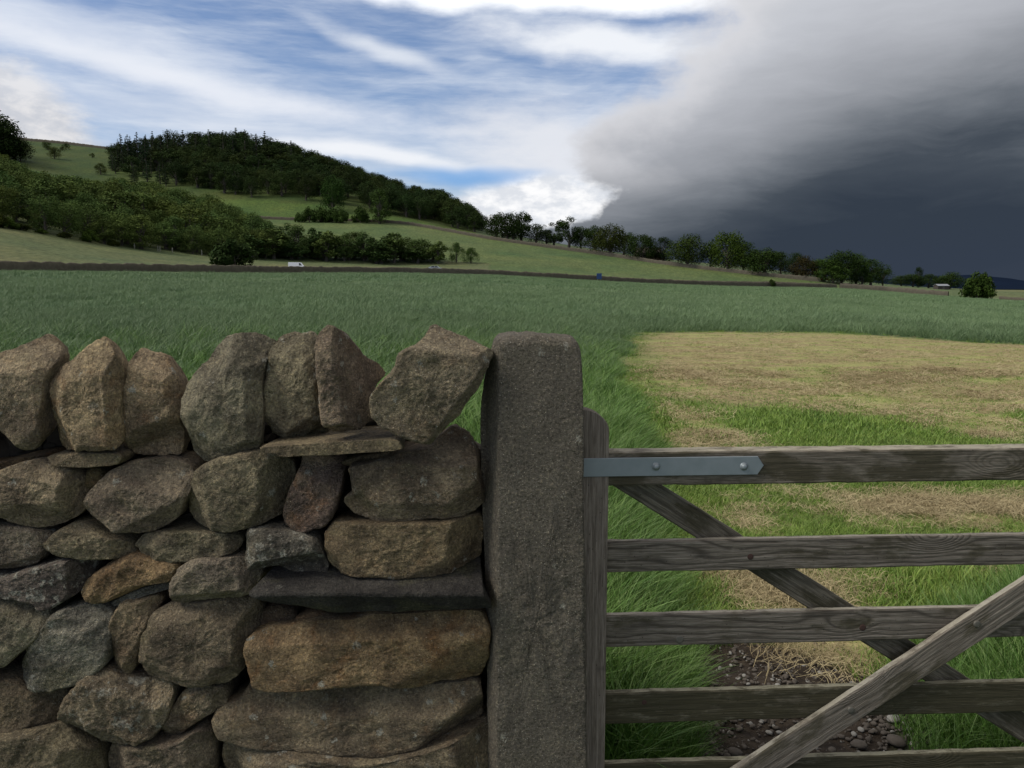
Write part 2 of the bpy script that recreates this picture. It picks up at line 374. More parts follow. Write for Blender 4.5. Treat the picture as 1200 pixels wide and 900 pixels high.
# ------------------------------------------------------------------ terrain height
CX = np.array([-700, -300, 0, 140, 280, 400, 480, 570, 640, 700, 800, 900, 980, 1100, 1200, 1500, 1900.])
LAY = {
 'A': [(90, 300), (110, 311), (130, 318), (150, 319), (175, 321), (205, 320), (220, 320), (232, 322), (240, 325), (250, 330), (268, 334), (288, 337), (300, 337), (300, 347), (280, 353), (280, 362), (280, 370)],
 'W': [(150, 235), (180, 245), (200, 264), (230, 291), (262, 304), (282, 310), (288, 311), (292, 311), (300, 314), (310, 319), (310, 324), (306, 331), (308, 335), (318, 344), (300, 349), (300, 356), (300, 365)],
 'B': [(330, 150), (400, 170), (420, 212), (430, 238), (430, 257), (425, 259), (425, 262), (400, 280), (390, 290), (380, 298), (350, 313), (325, 323), (314, 332), (335, 341), (330, 344), (330, 350), (330, 358)],
 'F': [(450, 120), (520, 140), (520, 187), (480, 226), (470, 233), (460, 241), (450, 257), (430, 276), (440, 285), (440, 294), (420, 307), (400, 317), (400, 328), (420, 339), (420, 341), (420, 346), (420, 352)],
 'G': [(650, 95), (720, 115), (700, 160), (680, 173), (620, 184), (600, 203), (580, 234), (550, 268), (500, 283), (500, 293), (480, 306), (480, 315), (500, 327), (600, 338), (600, 340), (600, 343), (600, 346)],
}
FH = 980 * (CP + (115 / F) * SP)          # px per unit of X/Y at the horizon
LY, LZ = {}, {}
for k, v in LAY.items():
    LY[k] = np.array([a for a, _ in v], float)
    LZ[k] = np.array([at(600, b, a)[2] for a, b in v])
for k in LAY:                              # rounded hill shapes between the columns
    pass
def colpx(X, Y): return 600 + FH * np.asarray(X, float) / np.maximum(np.asarray(Y, float), 1.0)
def layY(k, px): return np.interp(px, CX, LY[k])
def layZ(k, px): return np.interp(px, CX, LZ[k])
def tz(X, Y):
    X = np.atleast_1d(np.asarray(X, float)); Y = np.atleast_1d(np.asarray(Y, float))
    px = np.clip(colpx(X, Y), -700, 1900)
    def at_px(px):
        ys = [np.full_like(px, 14.0)] + [layY(k, px) for k in 'AWBFG']
        zs = [np.zeros_like(px)] + [layZ(k, px) for k in 'AWBFG']
        ys.append(ys[-1] + 500); zs.append(np.minimum(zs[-1] - 25, -6) * 1.0)
        ys.append(ys[-1] + 30000); zs.append(np.full_like(px, -12.0))
        z = np.zeros_like(px)
        for i in range(len(ys) - 1):
            t = np.clip((Y - ys[i]) / (ys[i + 1] - ys[i]), 0, 1)
            z = np.where(Y > ys[i], zs[i] + (zs[i + 1] - zs[i]) * t, z)
        return z
    z = 0
    for d, w in ((-50, .15), (-25, .2), (0, .3), (25, .2), (50, .15)): z = z + w * at_px(px + d)
    z = z + 0.03 * fbm(xy3(X, Y, 0.7), 3, 5) * sstep(Y, 1.0, 4.0) * (Y < 60)
    z = z + 0.25 * fbm(xy3(X, Y, 0.03), 3, 9) * sstep(Y, 30, 120) * (Y < 2000)
    return z
def on(px, py, Y):                         # a point on the ground seen in column px at depth Y
    X = (px - 600) / FH * Y
    return np.array([X, Y, float(tz(X, Y)[0])])

# ------------------------------------------------------------------ near-ground zones (plan view, metres)
def chain(pts): return np.array([gp(*p) for p in pts])
LB = chain([(760, 394), (746, 404), (743, 425), (744, 452), (764, 480), (772, 500), (782, 530), (790, 600), (812, 700), (828, 800), (850, 895)])
LB = LB[np.argsort(LB[:, 1])]; LB[:, 0] -= np.clip(LB[:, 1] * 0.016, 0.06, 0.3)
YT = chain([(760, 394), (820, 391), (1000, 391.5), (1200, 398), (1500, 409)])
YT = YT[np.argsort(YT[:, 0])]
def mown(X, Y):
    """signed: >0 inside the mown patch and track, metres-ish"""
    w = 0.25 * fbm(xy3(X, Y, 1.3), 3, 3) * np.clip(Y / 8, 0.25, 2)
    dl = X - np.interp(Y, LB[:, 1], LB[:, 0]) + w
    dt = np.interp(X, YT[:, 0], YT[:, 1]) - Y + w
    # tall grass on the right-hand side of the gateway
    rb = np.interp(Y, [2.4, 2.9, 3.5, 3.8, 4.3, 4.9, 6.0], [1.25, 1.45, 1.72, 1.95, 2.6, 4.6, 12.0])
    dr = np.where(Y < 6.0, rb - X + w, 9.0)
    return np.minimum(np.minimum(dl, dt), dr)
def blob(X, Y, px, py, rx, ry):
    c = gp(px, py); return np.exp(-(((X - c[0]) / rx) ** 2 + ((Y - c[1]) / ry) ** 2))
def hayf(X, Y):
    d = 0.9 * blob(X, Y, 940, 700, 0.42, 0.55) + 0.9 * blob(X, Y, 985, 765, 0.34, 0.26) + 1.0 * blob(X, Y, 1110, 600, 1.0, 0.55) \
        + 0.6 * blob(X, Y, 885, 612, 0.22, 0.35) + 0.5 * blob(X, Y, 1180, 680, 0.25, 0.2) + 0.45 * blob(X, Y, 880, 690, 0.18, 0.5) \
        + 0.35 * blob(X, Y, 800, 530, 0.3, 1.0) + 0.3 * blob(X, Y, 900, 850, 0.3, 0.2)
    patch = sstep(Y + 2.6 * fbm(xy3(X, Y, 0.6), 3, 21) + 1.3 * sstep(X, 3.6, 5.6), 9.0, 11.4) * (1 - 0.9 * blob(X, Y, 930, 500, 1.5, 1.5)) * (0.5 + 0.5 * sstep(mown(X, Y), 0.1, 1.2))
    patch = np.maximum(patch, 0.95 * blob(X, Y, 812, 492, 0.40, 1.9))
    return np.clip(d + patch, 0, 1) * (mown(X, Y) > -0.05)
def soilf(X, Y):
    return np.clip(1.0 * blob(X, Y, 900, 790, 0.28, 0.35) + 1.2 * blob(X, Y, 1000, 860, 0.55, 0.30) + 1.1 * blob(X, Y, 890, 880, 0.30, 0.34) + 0.9 * blob(X, Y, 960, 900, 0.6, 0.5)
                   + blob(X, Y, 1000, 1000, 0.6, 0.8), 0, 1) * (mown(X, Y) > -0.1)

# ------------------------------------------------------------------ ground sheet
def build_ground():
    rows = np.concatenate([np.linspace(-3.5, 1.5, 14)[:-1], np.geomspace(1.5, 36, 330)[:-1], np.geomspace(36, 900, 260)[:-1], np.geomspace(900, 26000, 24)])
    tanv = np.concatenate([np.linspace(-3.2, -0.8, 40)[:-1], np.linspace(-0.8, 0.85, 420)[:-1], np.linspace(0.85, 3.2, 40)])
    Yg, Tg = np.meshgrid(rows, tanv, indexing='ij'); Xg = (Yg + 4.2) * Tg
    X, Y = Xg.ravel(), Yg.ravel(); Z = tz(X, Y)
    near = (Y > 1.5) & (Y < 14)
    Z[near] += 0.012 * fbm(xy3(X[near], Y[near], 9), 3, 8)
    R, Cn = Yg.shape; i = np.arange(R * Cn).reshape(R, Cn)
    Fq = np.stack([i[:-1, :-1], i[:-1, 1:], i[1:, 1:], i[1:, :-1]], -1).reshape(-1, 4)
    me = mk('ground', np.stack([X, Y, Z], 1), Fq, None, True)
    # colour of each field, by where it lies; mid-distance ones darkened for cloud shadow
    px = np.clip(colpx(X, Y), -700, 1900); A, Wl, B, Fl, G = (layY(k, px) for k in 'AWBFG')
    n1 = fbm(xy3(X, Y, 0.05), 4, 31); n2 = fbm(xy3(X, Y, 0.25, 3.0), 3, 41)
    colr = np.zeros((len(X), 3)); colr[:] = (0.085, 0.130, 0.066)
    def setc(mask, c): colr[mask] = c
    setc((Y > A + 1), (0.076, 0.110, 0.040))                                   # second field
    setc((Y > A + 1) & (Y < Wl + 8) & (px < 572), (0.098, 0.114, 0.052))           # rough verge
    setc((Y > Wl + 8) & (Y < B) & (px < 235), (0.055, 0.07, 0.03))
    setc((Y > B) & (px < 560), (0.052, 0.090, 0.022))                          # bright strip below the wood
    setc((Y > Fl) & (px < 575), (0.045, 0.068, 0.018))                         # hill top pasture
    setc((Y > B + 1) & (px >= 560), (0.055, 0.08, 0.035))
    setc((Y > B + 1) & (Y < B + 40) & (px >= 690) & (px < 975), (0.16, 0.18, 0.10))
    setc((Y > A) & (px > 960), (0.085, 0.115, 0.05))
    setc((Y > A) & (px > 1130), (0.115, 0.13, 0.06))
    setc(Y > 900, (0.06, 0.085, 0.05))
    colr *= (1 + 0.22 * n1 + 0.16 * n2)[:, None]
    colr *= np.stack([1 + 0.25 * n1, np.ones_like(n1), np.ones_like(n1)], 1)
    mz = np.clip(mown(X, Y) * 6 + 0.5, 0, 1) * (Y < 40)
    hz = hayf(X, Y) * mz; sz = soilf(X, Y) * mz
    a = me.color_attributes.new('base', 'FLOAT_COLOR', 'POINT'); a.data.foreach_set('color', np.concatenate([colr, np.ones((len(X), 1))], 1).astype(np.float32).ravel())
    z = me.color_attributes.new('zone', 'FLOAT_COLOR', 'POINT'); z.data.foreach_set('color', np.stack([mz, hz, sz, np.ones_like(mz)], 1).astype(np.float32).ravel())
    m, n, b = mat_new('ground_cover')
    P = n.n('ShaderNodeNewGeometry').outputs['Position']
    base = n.n('ShaderNodeVertexColor', layer_name='base').outputs[0]; zn = n.n('ShaderNodeVertexColor', layer_name='zone').outputs[0]
    zr, zg, zb = n.sep(zn)
    f1 = n.noise(n.mapping(P, scale=(1, 0.45, 1)), 1.1, 6, 0.7); f2 = n.noise(P, 9.0, 5, 0.7); f3 = n.noise(n.mapping(P, scale=(0.5, 1, 1)), 0.06, 5, 0.65)
    c = n.mix(n.rng(f1, 0.3, 0.7), n.mix(1.0, base, (0.62, 0.66, 0.62), 'MULTIPLY'), n.mix(1.0, base, (1.42, 1.36, 1.35), 'MULTIPLY'))
    c = n.mix(n.rng(f3, 0.35, 0.65, 0.0, 0.35), c, n.mix(1.0, c, (1.35, 1.2, 0.95), 'MULTIPLY'))
    far_m = n.noise(n.mapping(P, scale=(0.25, 0.05, 1)), 1.0, 5, 0.7)
    c = n.mix(n.rng(far_m, 0.35, 0.65, 0.0, 0.5), c, n.mix(1.0, c, (0.68, 0.74, 0.68), 'MULTIPLY'))
    lawn = n.mix(n.rng(f2, 0.3, 0.7), (0.035, 0.07, 0.014), (0.10, 0.155, 0.04))
    hayc = n.mix(n.rng(n.noise(n.mapping(P, scale=(1, 1, 1)), 14.0, 6, 0.75), 0.35, 0.65), (0.12, 0.085, 0.045), (0.40, 0.32, 0.165))
    hayc = n.mix(n.rng(n.noise(n.mapping(P, scale=(0.8, 2.2, 1)), 0.55, 5, 0.7), 0.44, 0.62, 0.1, 0.85), hayc, (0.29, 0.30, 0.105))
    soil = n.mix(n.rng(f2, 0.3, 0.7), (0.016, 0.012, 0.009), (0.055, 0.042, 0.030))
    g = n.mix(n.m('MULTIPLY', zg, n.rng(n.noise(P, 4.0, 4, 0.7), 0.25, 0.5, 0.45, 1.0)), lawn, hayc)
    g = n.mix(n.rng(n.m('ADD', zb, n.m('MULTIPLY', n.m('SUBTRACT', f2, 0.5), 0.8)), 0.35, 0.6), g, soil)
    c = n.mix(zr, c, g)
    n.put(b.inputs['Base Color'], c); b.inputs['Roughness'].default_value = 0.9; b.inputs['Specular IOR Level'].default_value = 0.15
    bump(n, b, n.m('ADD', f2, n.m('MULTIPLY', f1, 2.0)), 0.7, 0.05)
    me.materials.append(m)
    tag(obj('ground', me), 'fields of tall green grass rising to wooded hillside', 'ground', kind='structure')
build_ground()

def build_hills():
    pts = [(700, 334), (850, 333), (960, 332), (1040, 327), (1083, 322.5), (1110, 323), (1136, 322), (1163, 324), (1182, 326), (1200, 329), (1260, 331), (1360, 327), (1500, 333), (1700, 334)]
    pxs = np.linspace(700, 1700, 160); top = np.interp(pxs, [p[0] for p in pts], [p[1] for p in pts]) + 0.5 * fbm(np.stack([pxs * 0.03, pxs * 0, pxs * 0], 1), 4, 3)
    V = []; prof = [(3600, 0.0), (4000, .35), (4400, .7), (4800, .93), (5200, 1.0), (6400, .4), (8000, 0)]
    for p, t in zip(pxs, top):
        zt = at(600, t, 5200)[2]
        for Y, h in prof: V.append(((p - 600) / FH * Y, Y, -14 + (zt + 14) * h))
    n = len(prof); Fq = np.array([[i * n + j, (i + 1) * n + j, (i + 1) * n + j + 1, i * n + j + 1] for i in range(len(pxs) - 1) for j in range(n - 1)])
    m = simple('hazed_moor', (0.009, 0.015, 0.030), 1.0, 0, 0.3, 0.004, 0.0)  # bluish distance haze is put into the base colour
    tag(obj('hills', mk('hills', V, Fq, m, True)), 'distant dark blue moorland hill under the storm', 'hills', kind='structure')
build_hills()

# ------------------------------------------------------------------ instancing helper
def scatter(name, label, cat, P, rot, scl, idx, protos):
    me = bpy.data.meshes.new(name); P = np.asarray(P, np.float32)
    me.vertices.add(len(P)); me.vertices.foreach_set('co', P.ravel())
    a = me.attributes.new('rot', 'FLOAT_VECTOR', 'POINT'); a.data.foreach_set('vector', np.asarray(rot, np.float32).ravel())
    a = me.attributes.new('scl', 'FLOAT_VECTOR', 'POINT'); a.data.foreach_set('vector', np.asarray(scl, np.float32).ravel())
    a = me.attributes.new('idx', 'INT', 'POINT'); a.data.foreach_set('value', np.asarray(idx, np.int32))
    o = obj(name, me); tag(o, label, cat, kind='stuff')
    g = bpy.data.node_groups.new(name + '_scatter', 'GeometryNodeTree')
    g.interface.new_socket('Geometry', in_out='INPUT', socket_type='NodeSocketGeometry'); g.interface.new_socket('Geometry', in_out='OUTPUT', socket_type='NodeSocketGeometry')
    nn = g.nodes.new; L = g.links.new
    gi = nn('NodeGroupInput'); go = nn('NodeGroupOutput'); iop = nn('GeometryNodeInstanceOnPoints'); jn = nn('GeometryNodeJoinGeometry')
    for p in reversed(protos):
        q = nn('GeometryNodeObjectInfo'); q.inputs['Object'].default_value = p; q.inputs['As Instance'].default_value = True; L(q.outputs['Geometry'], jn.inputs[0])
    def na(nm, ty):
        q = nn('GeometryNodeInputNamedAttribute'); q.data_type = ty; q.inputs['Name'].default_value = nm
        return [s for s in q.outputs if s.enabled and s.name == 'Attribute'][0]
    er = nn('FunctionNodeEulerToRotation'); L(na('rot', 'FLOAT_VECTOR'), er.inputs[0])
    L(gi.outputs[0], iop.inputs['Points']); L(jn.outputs[0], iop.inputs['Instance']); iop.inputs['Pick Instance'].default_value = True
    L(na('idx', 'INT'), iop.inputs['Instance Index']); L(er.outputs[0], iop.inputs['Rotation']); L(na('scl', 'FLOAT_VECTOR'), iop.inputs['Scale'])
    L(iop.outputs[0], go.inputs[0])
    md = o.modifiers.new('scatter', 'NODES'); md.node_group = g
    return o
def proto(me): return bpy.data.objects.new(me.name, me)

def clump(name, nb, rad, hgt, wid, mat, seg=4, lean=0.35, bend=0.6, wind=(0.25, 0.0), seed=0):
    r = np.random.default_rng(seed)
    V, Fs, hh, rr = [], [], [], []
    for i in range(nb):
        a = r.uniform(0, 6.283); d = rad * math.sqrt(r.uniform()); bx, by = d * math.cos(a), d * math.sin(a)
        h = hgt * r.uniform(0.5, 1.05); w = wid * r.uniform(0.6, 1.2)
        la = r.uniform(0, 6.283); lm = r.uniform(0.05, lean) * h; bd = bend * h * r.uniform(0.2, 1.0)
        ux, uy = math.cos(la), math.sin(la); wx, wy = wind[0] * h, wind[1] * h
        fa = r.uniform(0, 6.283); sx, sy = math.cos(fa), math.sin(fa); rv = r.uniform(); b0 = len(V)
        for k in range(seg + 1):
            t = k / seg; off = lm * t + bd * t * t
            cx, cy, cz = bx + ux * off + wx * t * t, by + uy * off + wy * t * t, h * (t - 0.28 * bend * t * t * (bd / (h * bend + 1e-6)))
            ww = w * (1 - t) ** 0.6 * 0.5
            if k < seg: V += [(cx - sx * ww, cy - sy * ww, cz), (cx + sx * ww, cy + sy * ww, cz)]; hh += [t, t]; rr += [rv, rv]
            else: V.append((cx, cy, cz)); hh.append(t); rr.append(rv)
        for k in range(seg - 1):
            Fs.append((b0 + 2 * k, b0 + 2 * k + 1, b0 + 2 * k + 3, b0 + 2 * k + 2))
        Fs.append((b0 + 2 * seg - 2, b0 + 2 * seg - 1, b0 + 2 * seg))
    me = mk(name, V, Fs, mat)
    for nm, d in (('h', hh), ('r', rr)):
        a = me.attributes.new(nm, 'FLOAT', 'POINT'); a.data.foreach_set('value', np.array(d, np.float32))
    return proto(me)

def scat_pts(n, y0, y1, tmin, tmax, power=1.0):
    """random ground points, evenly by area within a wedge from the camera"""
    Y = np.sqrt(RNG.uniform(y0 ** 2, y1 ** 2, n)); T = RNG.uniform(tmin, tmax, n)
    return Y * T, Y

def euler(n, tilt=0.15): return np.stack([RNG.normal(0, tilt, n), RNG.normal(0, tilt, n), RNG.uniform(0, 6.283, n)], 1)

# tall grass, from the gate outwards (dense near, larger looser tufts far off)
def tall_grass():
    near = [clump('grass_tuft', 34, 0.085, 0.36, 0.0062, GRASS_TALL, 5, 0.45, 0.7, (0.18, 0.02), s) for s in range(4)]
    mid = [clump('grass_tuft', 26, 0.16, 0.36, 0.011, GRASS_TALL, 4, 0.5, 0.8, (0.25, 0.0), 10 + s) for s in range(3)]
    mid += [clump('grass_tuft', 30, 0.17, 0.33, 0.009, GRASS_FAR, 4, 0.5, 0.8, (0.25, 0.0), 15 + s) for s in range(3)]
    far = [clump('grass_tuft', 36, 0.34, 0.33, 0.011, GRASS_FAR, 3, 0.4, 0.7, (0.3, 0.0), 20 + s) for s in range(3)]
    xf = [clump('grass_tuft', 40, 0.9, 0.33, 0.026, GRASS_FAR, 2, 0.4, 0.6, (0.3, 0.0), 30 + s) for s in range(3)]
    Ps, Rs, Ss, Is = [], [], [], []
    for (n, y0, y1, t0, t1, off, s0) in ((19000, 2.56, 9.0, -0.02, 1.15, 0, 1.0), (11000, 8.0, 22.0, -0.10, 0.72, 4, 1.0), (16000, 14, 34, -0.72, 0.74, 4, 1.05),
                                         (34000, 28, 85, -0.70, 0.72, 10, 1.0), (38000, 80, 300, -0.68, 0.70, 13, 1.0), (1500, 2.95, 14, -0.9, 0.0, 4, 1.0)):
        X, Y = scat_pts(n, y0, y1, t0, t1)
        px = colpx(X, Y)
        k = (mown(X, Y) < 0) & (Y < layY('A', px) - 1.5)
        k &= ~((Y < 2.95) & (X < 0.3))
        X, Y = X[k], Y[k]; n = len(X)
        wave = fbm(xy3(X, Y, 0.45), 3, 77); wave2 = fbm(xy3(X, Y * 0.5, 0.12), 3, 78)
        s = s0 * RNG.uniform(0.75, 1.2, n) * (1 + 0.34 * wave + 0.38 * wave2)
        # shorter at the very edge of the mown part
        s *= np.where(Y < 30, 0.55 + 0.45 * sstep(-mown(X, Y), 0.0, 0.45), 1.0)
        Ps.append(np.stack([X, Y, tz(X, Y) - 0.01], 1)); Rs.append(np.stack([RNG.normal(0, .12, n), RNG.normal(0.08, .12, n), RNG.normal(0.0, 0.9, n)], 1))
        Ss.append(np.stack([s, s, s * RNG.uniform(0.85, 1.15, n)], 1)); Is.append(off + RNG.integers(0, 4 if off == 0 else 3, n) + (3 * (RNG.uniform(size=n) < sstep(Y, 9.0, 27.0)) if off == 4 else 0))
    scatter('tall_grass', 'tall windblown green grass filling the field behind wall and gate', 'grass', np.concatenate(Ps), np.concatenate(Rs), np.concatenate(Ss), np.concatenate(Is), near + mid + far + xf)
tall_grass()

def lawn():
    pr = [clump('lawn_tuft', 30, 0.07, 0.075, 0.0045, GRASS_LAWN, 3, 0.6, 0.7, (0.1, 0), 40 + s) for s in range(3)] + \
         [clump('lawn_tuft', 26, 0.16, 0.075, 0.010, GRASS_LAWN, 3, 0.6, 0.7, (0.1, 0), 50 + s) for s in range(3)]
    Ps, Rs, Ss, Is = [], [], [], []
    for (n, y0, y1, off) in ((20000, 2.7, 8.6, 0), (16000, 7.5, 16, 3), (9000, 14, 30, 3)):
        X, Y = scat_pts(n, y0, y1, 0.05, 0.95)
        hz = hayf(X, Y); so = soilf(X, Y)
        k = (mown(X, Y) > -0.1) & (RNG.uniform(size=n) > hz * 0.80) & (RNG.uniform(size=n) > so * 1.6) & (so < 0.55)
        X, Y, hz = X[k], Y[k], hz[k]; n = len(X)
        lush = blob(X, Y, 1120, 700, 1.0, 0.45) + blob(X, Y, 1180, 790, 0.6, 0.4) + 0.35 * blob(X, Y, 900, 500, 2.0, 1.0) + 0.5 * sstep(-mown(X, Y), -0.35, 0.0)
        s = RNG.uniform(0.55, 1.15, n) * (1 + 1.2 * np.clip(lush, 0, 1)) * (1 - 0.5 * hz)
        Ps.append(np.stack([X, Y, tz(X, Y) - 0.004], 1)); Rs.append(euler(n, .15)); Ss.append(np.stack([s ** .5, s ** .5, s], 1)); Is.append(off + RNG.integers(0, 3, n))
    scatter('short_grass', 'short bright green grass in the mown gateway', 'grass', np.concatenate(Ps), np.concatenate(Rs), np.concatenate(Ss), np.concatenate(Is), pr)
lawn()

def hay():
    def wisp(name, nb, rad, ln, wid, seed):
        r = np.random.default_rng(seed); V, Fs, hh, rr = [], [], [], []
        for i in range(nb):
            a = r.uniform(0, 6.283); d = rad * math.sqrt(r.uniform()); x, y = d * math.cos(a), d * math.sin(a)
            th = r.uniform(0, 6.283); kap = r.normal(0, 0.45); L = ln * r.uniform(0.4, 1.2); w = wid * r.uniform(0.5, 1.3) * 0.5
            z = r.uniform(0.004, 0.035); pz = r.normal(0, 0.12); rv = r.uniform(); b0 = len(V)
            for k in range(5):
                nx, ny = -math.sin(th), math.cos(th)
                zz = max(0.002, z + 0.012 * math.sin(k * 1.3 + rv * 6))
                V += [(x - nx * w, y - ny * w, zz), (x + nx * w, y + ny * w, zz + w * 0.8)]; hh += [k / 4] * 2; rr += [rv] * 2
                x += math.cos(th) * L / 4; y += math.sin(th) * L / 4; z = z + pz * L / 4; th += kap * 0.35
            for k in range(4): Fs.append((b0 + 2 * k, b0 + 2 * k + 1, b0 + 2 * k + 3, b0 + 2 * k + 2))
        me = mk(name, V, Fs, HAY)
        for nm, dd in (('h', hh), ('r', rr)):
            at_ = me.attributes.new(nm, 'FLOAT', 'POINT'); at_.data.foreach_set('value', np.array(dd, np.float32))
        return proto(me)
    pr = [wisp('hay_wisp', 52, 0.12, 0.11, 0.0015, s) for s in range(4)] + [wisp('hay_wisp', 30, 0.22, 0.12, 0.0038, 5 + s) for s in range(3)]
    Ps, Rs, Ss, Is = [], [], [], []
    for (n, y0, y1, off) in ((9500, 2.7, 9.0, 0), (8000, 8.0, 16, 4), (8000, 14, 29, 4)):
        X, Y = scat_pts(n, y0, y1, 0.05, 0.74)
        f = hayf(X, Y) ** 1.6 * sstep(fbm(xy3(X, Y, 1.6), 3, 61), -0.25, 0.15)
        f = f * np.where(Y > 9, 0.28, 1.0) * (1 - 0.8 * sstep(Y, 19, 25))
        k = (mown(X, Y) > 0.02) & (RNG.uniform(size=n) < f)
        X, Y = X[k], Y[k]; n = len(X); s = RNG.uniform(0.7, 1.2, n)
        Ps.append(np.stack([X, Y, tz(X, Y) + 0.006 + 0.02 * RNG.uniform(size=n)], 1)); Rs.append(euler(n, .08)); Ss.append(np.stack([s, s, s], 1)); Is.append(off + RNG.integers(0, 3, n))
    scatter('hay_litter', 'pale dry cut hay lying on the mown ground', 'hay', np.concatenate(Ps), np.concatenate(Rs), np.concatenate(Ss), np.concatenate(Is), pr)
hay()

# ------------------------------------------------------------------ pebbles in the gateway
PEB = simple('pebble', (0.085, 0.072, 0.06), 0.9, 0, 0.5, 60)
PEB_PALE = simple('pale_pebble', (0.24, 0.23, 0.21), 0.85, 0, 0.35, 80)
def pebble_mesh(name, mat, seed, nu=8, nv=5):
    r = np.random.default_rng(seed); V = [(0, 0, -0.5)]
    for j in range(1, nv):
        ph = -math.pi / 2 + math.pi * j / nv
        for i in range(nu): V.append((math.cos(ph) * math.cos(6.283 * i / nu) * 0.5, math.cos(ph) * math.sin(6.283 * i / nu) * 0.5, math.sin(ph) * 0.5))
    V.append((0, 0, 0.5)); V = np.array(V); V *= (1 + 0.22 * vnoise(V * 2.3 + seed * 7.7, seed))[:, None]
    Fs = []
    for i in range(nu): Fs.append((0, 1 + (i + 1) % nu, 1 + i))
    for j in range(nv - 2):
        for i in range(nu):
            a = 1 + j * nu; Fs.append((a + i, a + (i + 1) % nu, a + nu + (i + 1) % nu, a + nu + i))
    t = len(V) - 1; a = 1 + (nv - 2) * nu
    for i in range(nu): Fs.append((a + i, a + (i + 1) % nu, t))
    return mk(name, V, Fs, mat, True)
def gravel():
    pr = [proto(pebble_mesh('gravel_piece', PEB, s, 7, 4)) for s in range(3)] + [proto(pebble_mesh('gravel_piece', PEB_PALE, 9, 7, 4))]
    n = 9000; X, Y = scat_pts(n, 2.6, 4.6, 0.1, 0.62); k = RNG.uniform(size=n) < soilf(X, Y) * 0.9; X, Y = X[k], Y[k]; n = len(X)
    s = 0.006 + 0.016 * RNG.uniform(size=n) ** 2.2
    idx = np.where(RNG.uniform(size=n) < 0.12, 3, RNG.integers(0, 3, n))
    scatter('gravel', 'dark wet gravel and soil trodden in the gateway', 'gravel', np.stack([X, Y, tz(X, Y) + s * 0.25], 1), euler(n, .4), np.stack([s * 1.4, s, s * .7], 1), idx, pr)
    spots = [(1047, 847, .062, 1, 'largest pale oblong stone on the gravel below the fourth rail'), (1009, 858, .034, 1, 'round pale pebble on gravel close to the diagonal brace'),
             (1003, 843, .022, 1, 0), (1019, 846, .020, 1, 0), (1050, 874, .075, 0, 'largest flat brown stone half sunk in the gateway soil'), (1078, 864, .045, 0, 0), (1066, 858, .032, 1, 0), (1006, 877, .06, 0, 0),
             (975, 882, .035, 0, 0), (985, 866, .03, 0, 0), (911, 804, .03, 1, 0), (905, 797, .022, 1, 0), (884, 786, .026, 0, 0), (873, 797, .024, 0, 0), (861, 885, .055, 0, 'pale brown lump of stone beside tall grass under the lowest gap of the gate'), (1036, 862, .03, 0, 0)]
    ms = [pebble_mesh('loose_stone', PEB, 21, 12, 8), pebble_mesh('loose_stone', PEB_PALE, 22, 12, 8)]
    for i, (px, py, s, k, lab) in enumerate(spots):
        g = gp(px, py); o = obj('loose_stone', ms[k], None, (g[0], g[1], float(tz(g[0], g[1])[0]) + s * 0.15)); s *= 0.72; o.scale = (s * 1.25, s, s * 0.62); o.rotation_euler = (0, 0, i * 1.3)
        if lab: tag(o, lab, 'stone')
        else: tag(o, 'small rounded %s pebble lying loose on gateway gravel' % ('pale' if k else 'brown'), 'stone', '%s pebbles in the gateway' % ('pale' if k else 'brown'))
gravel()

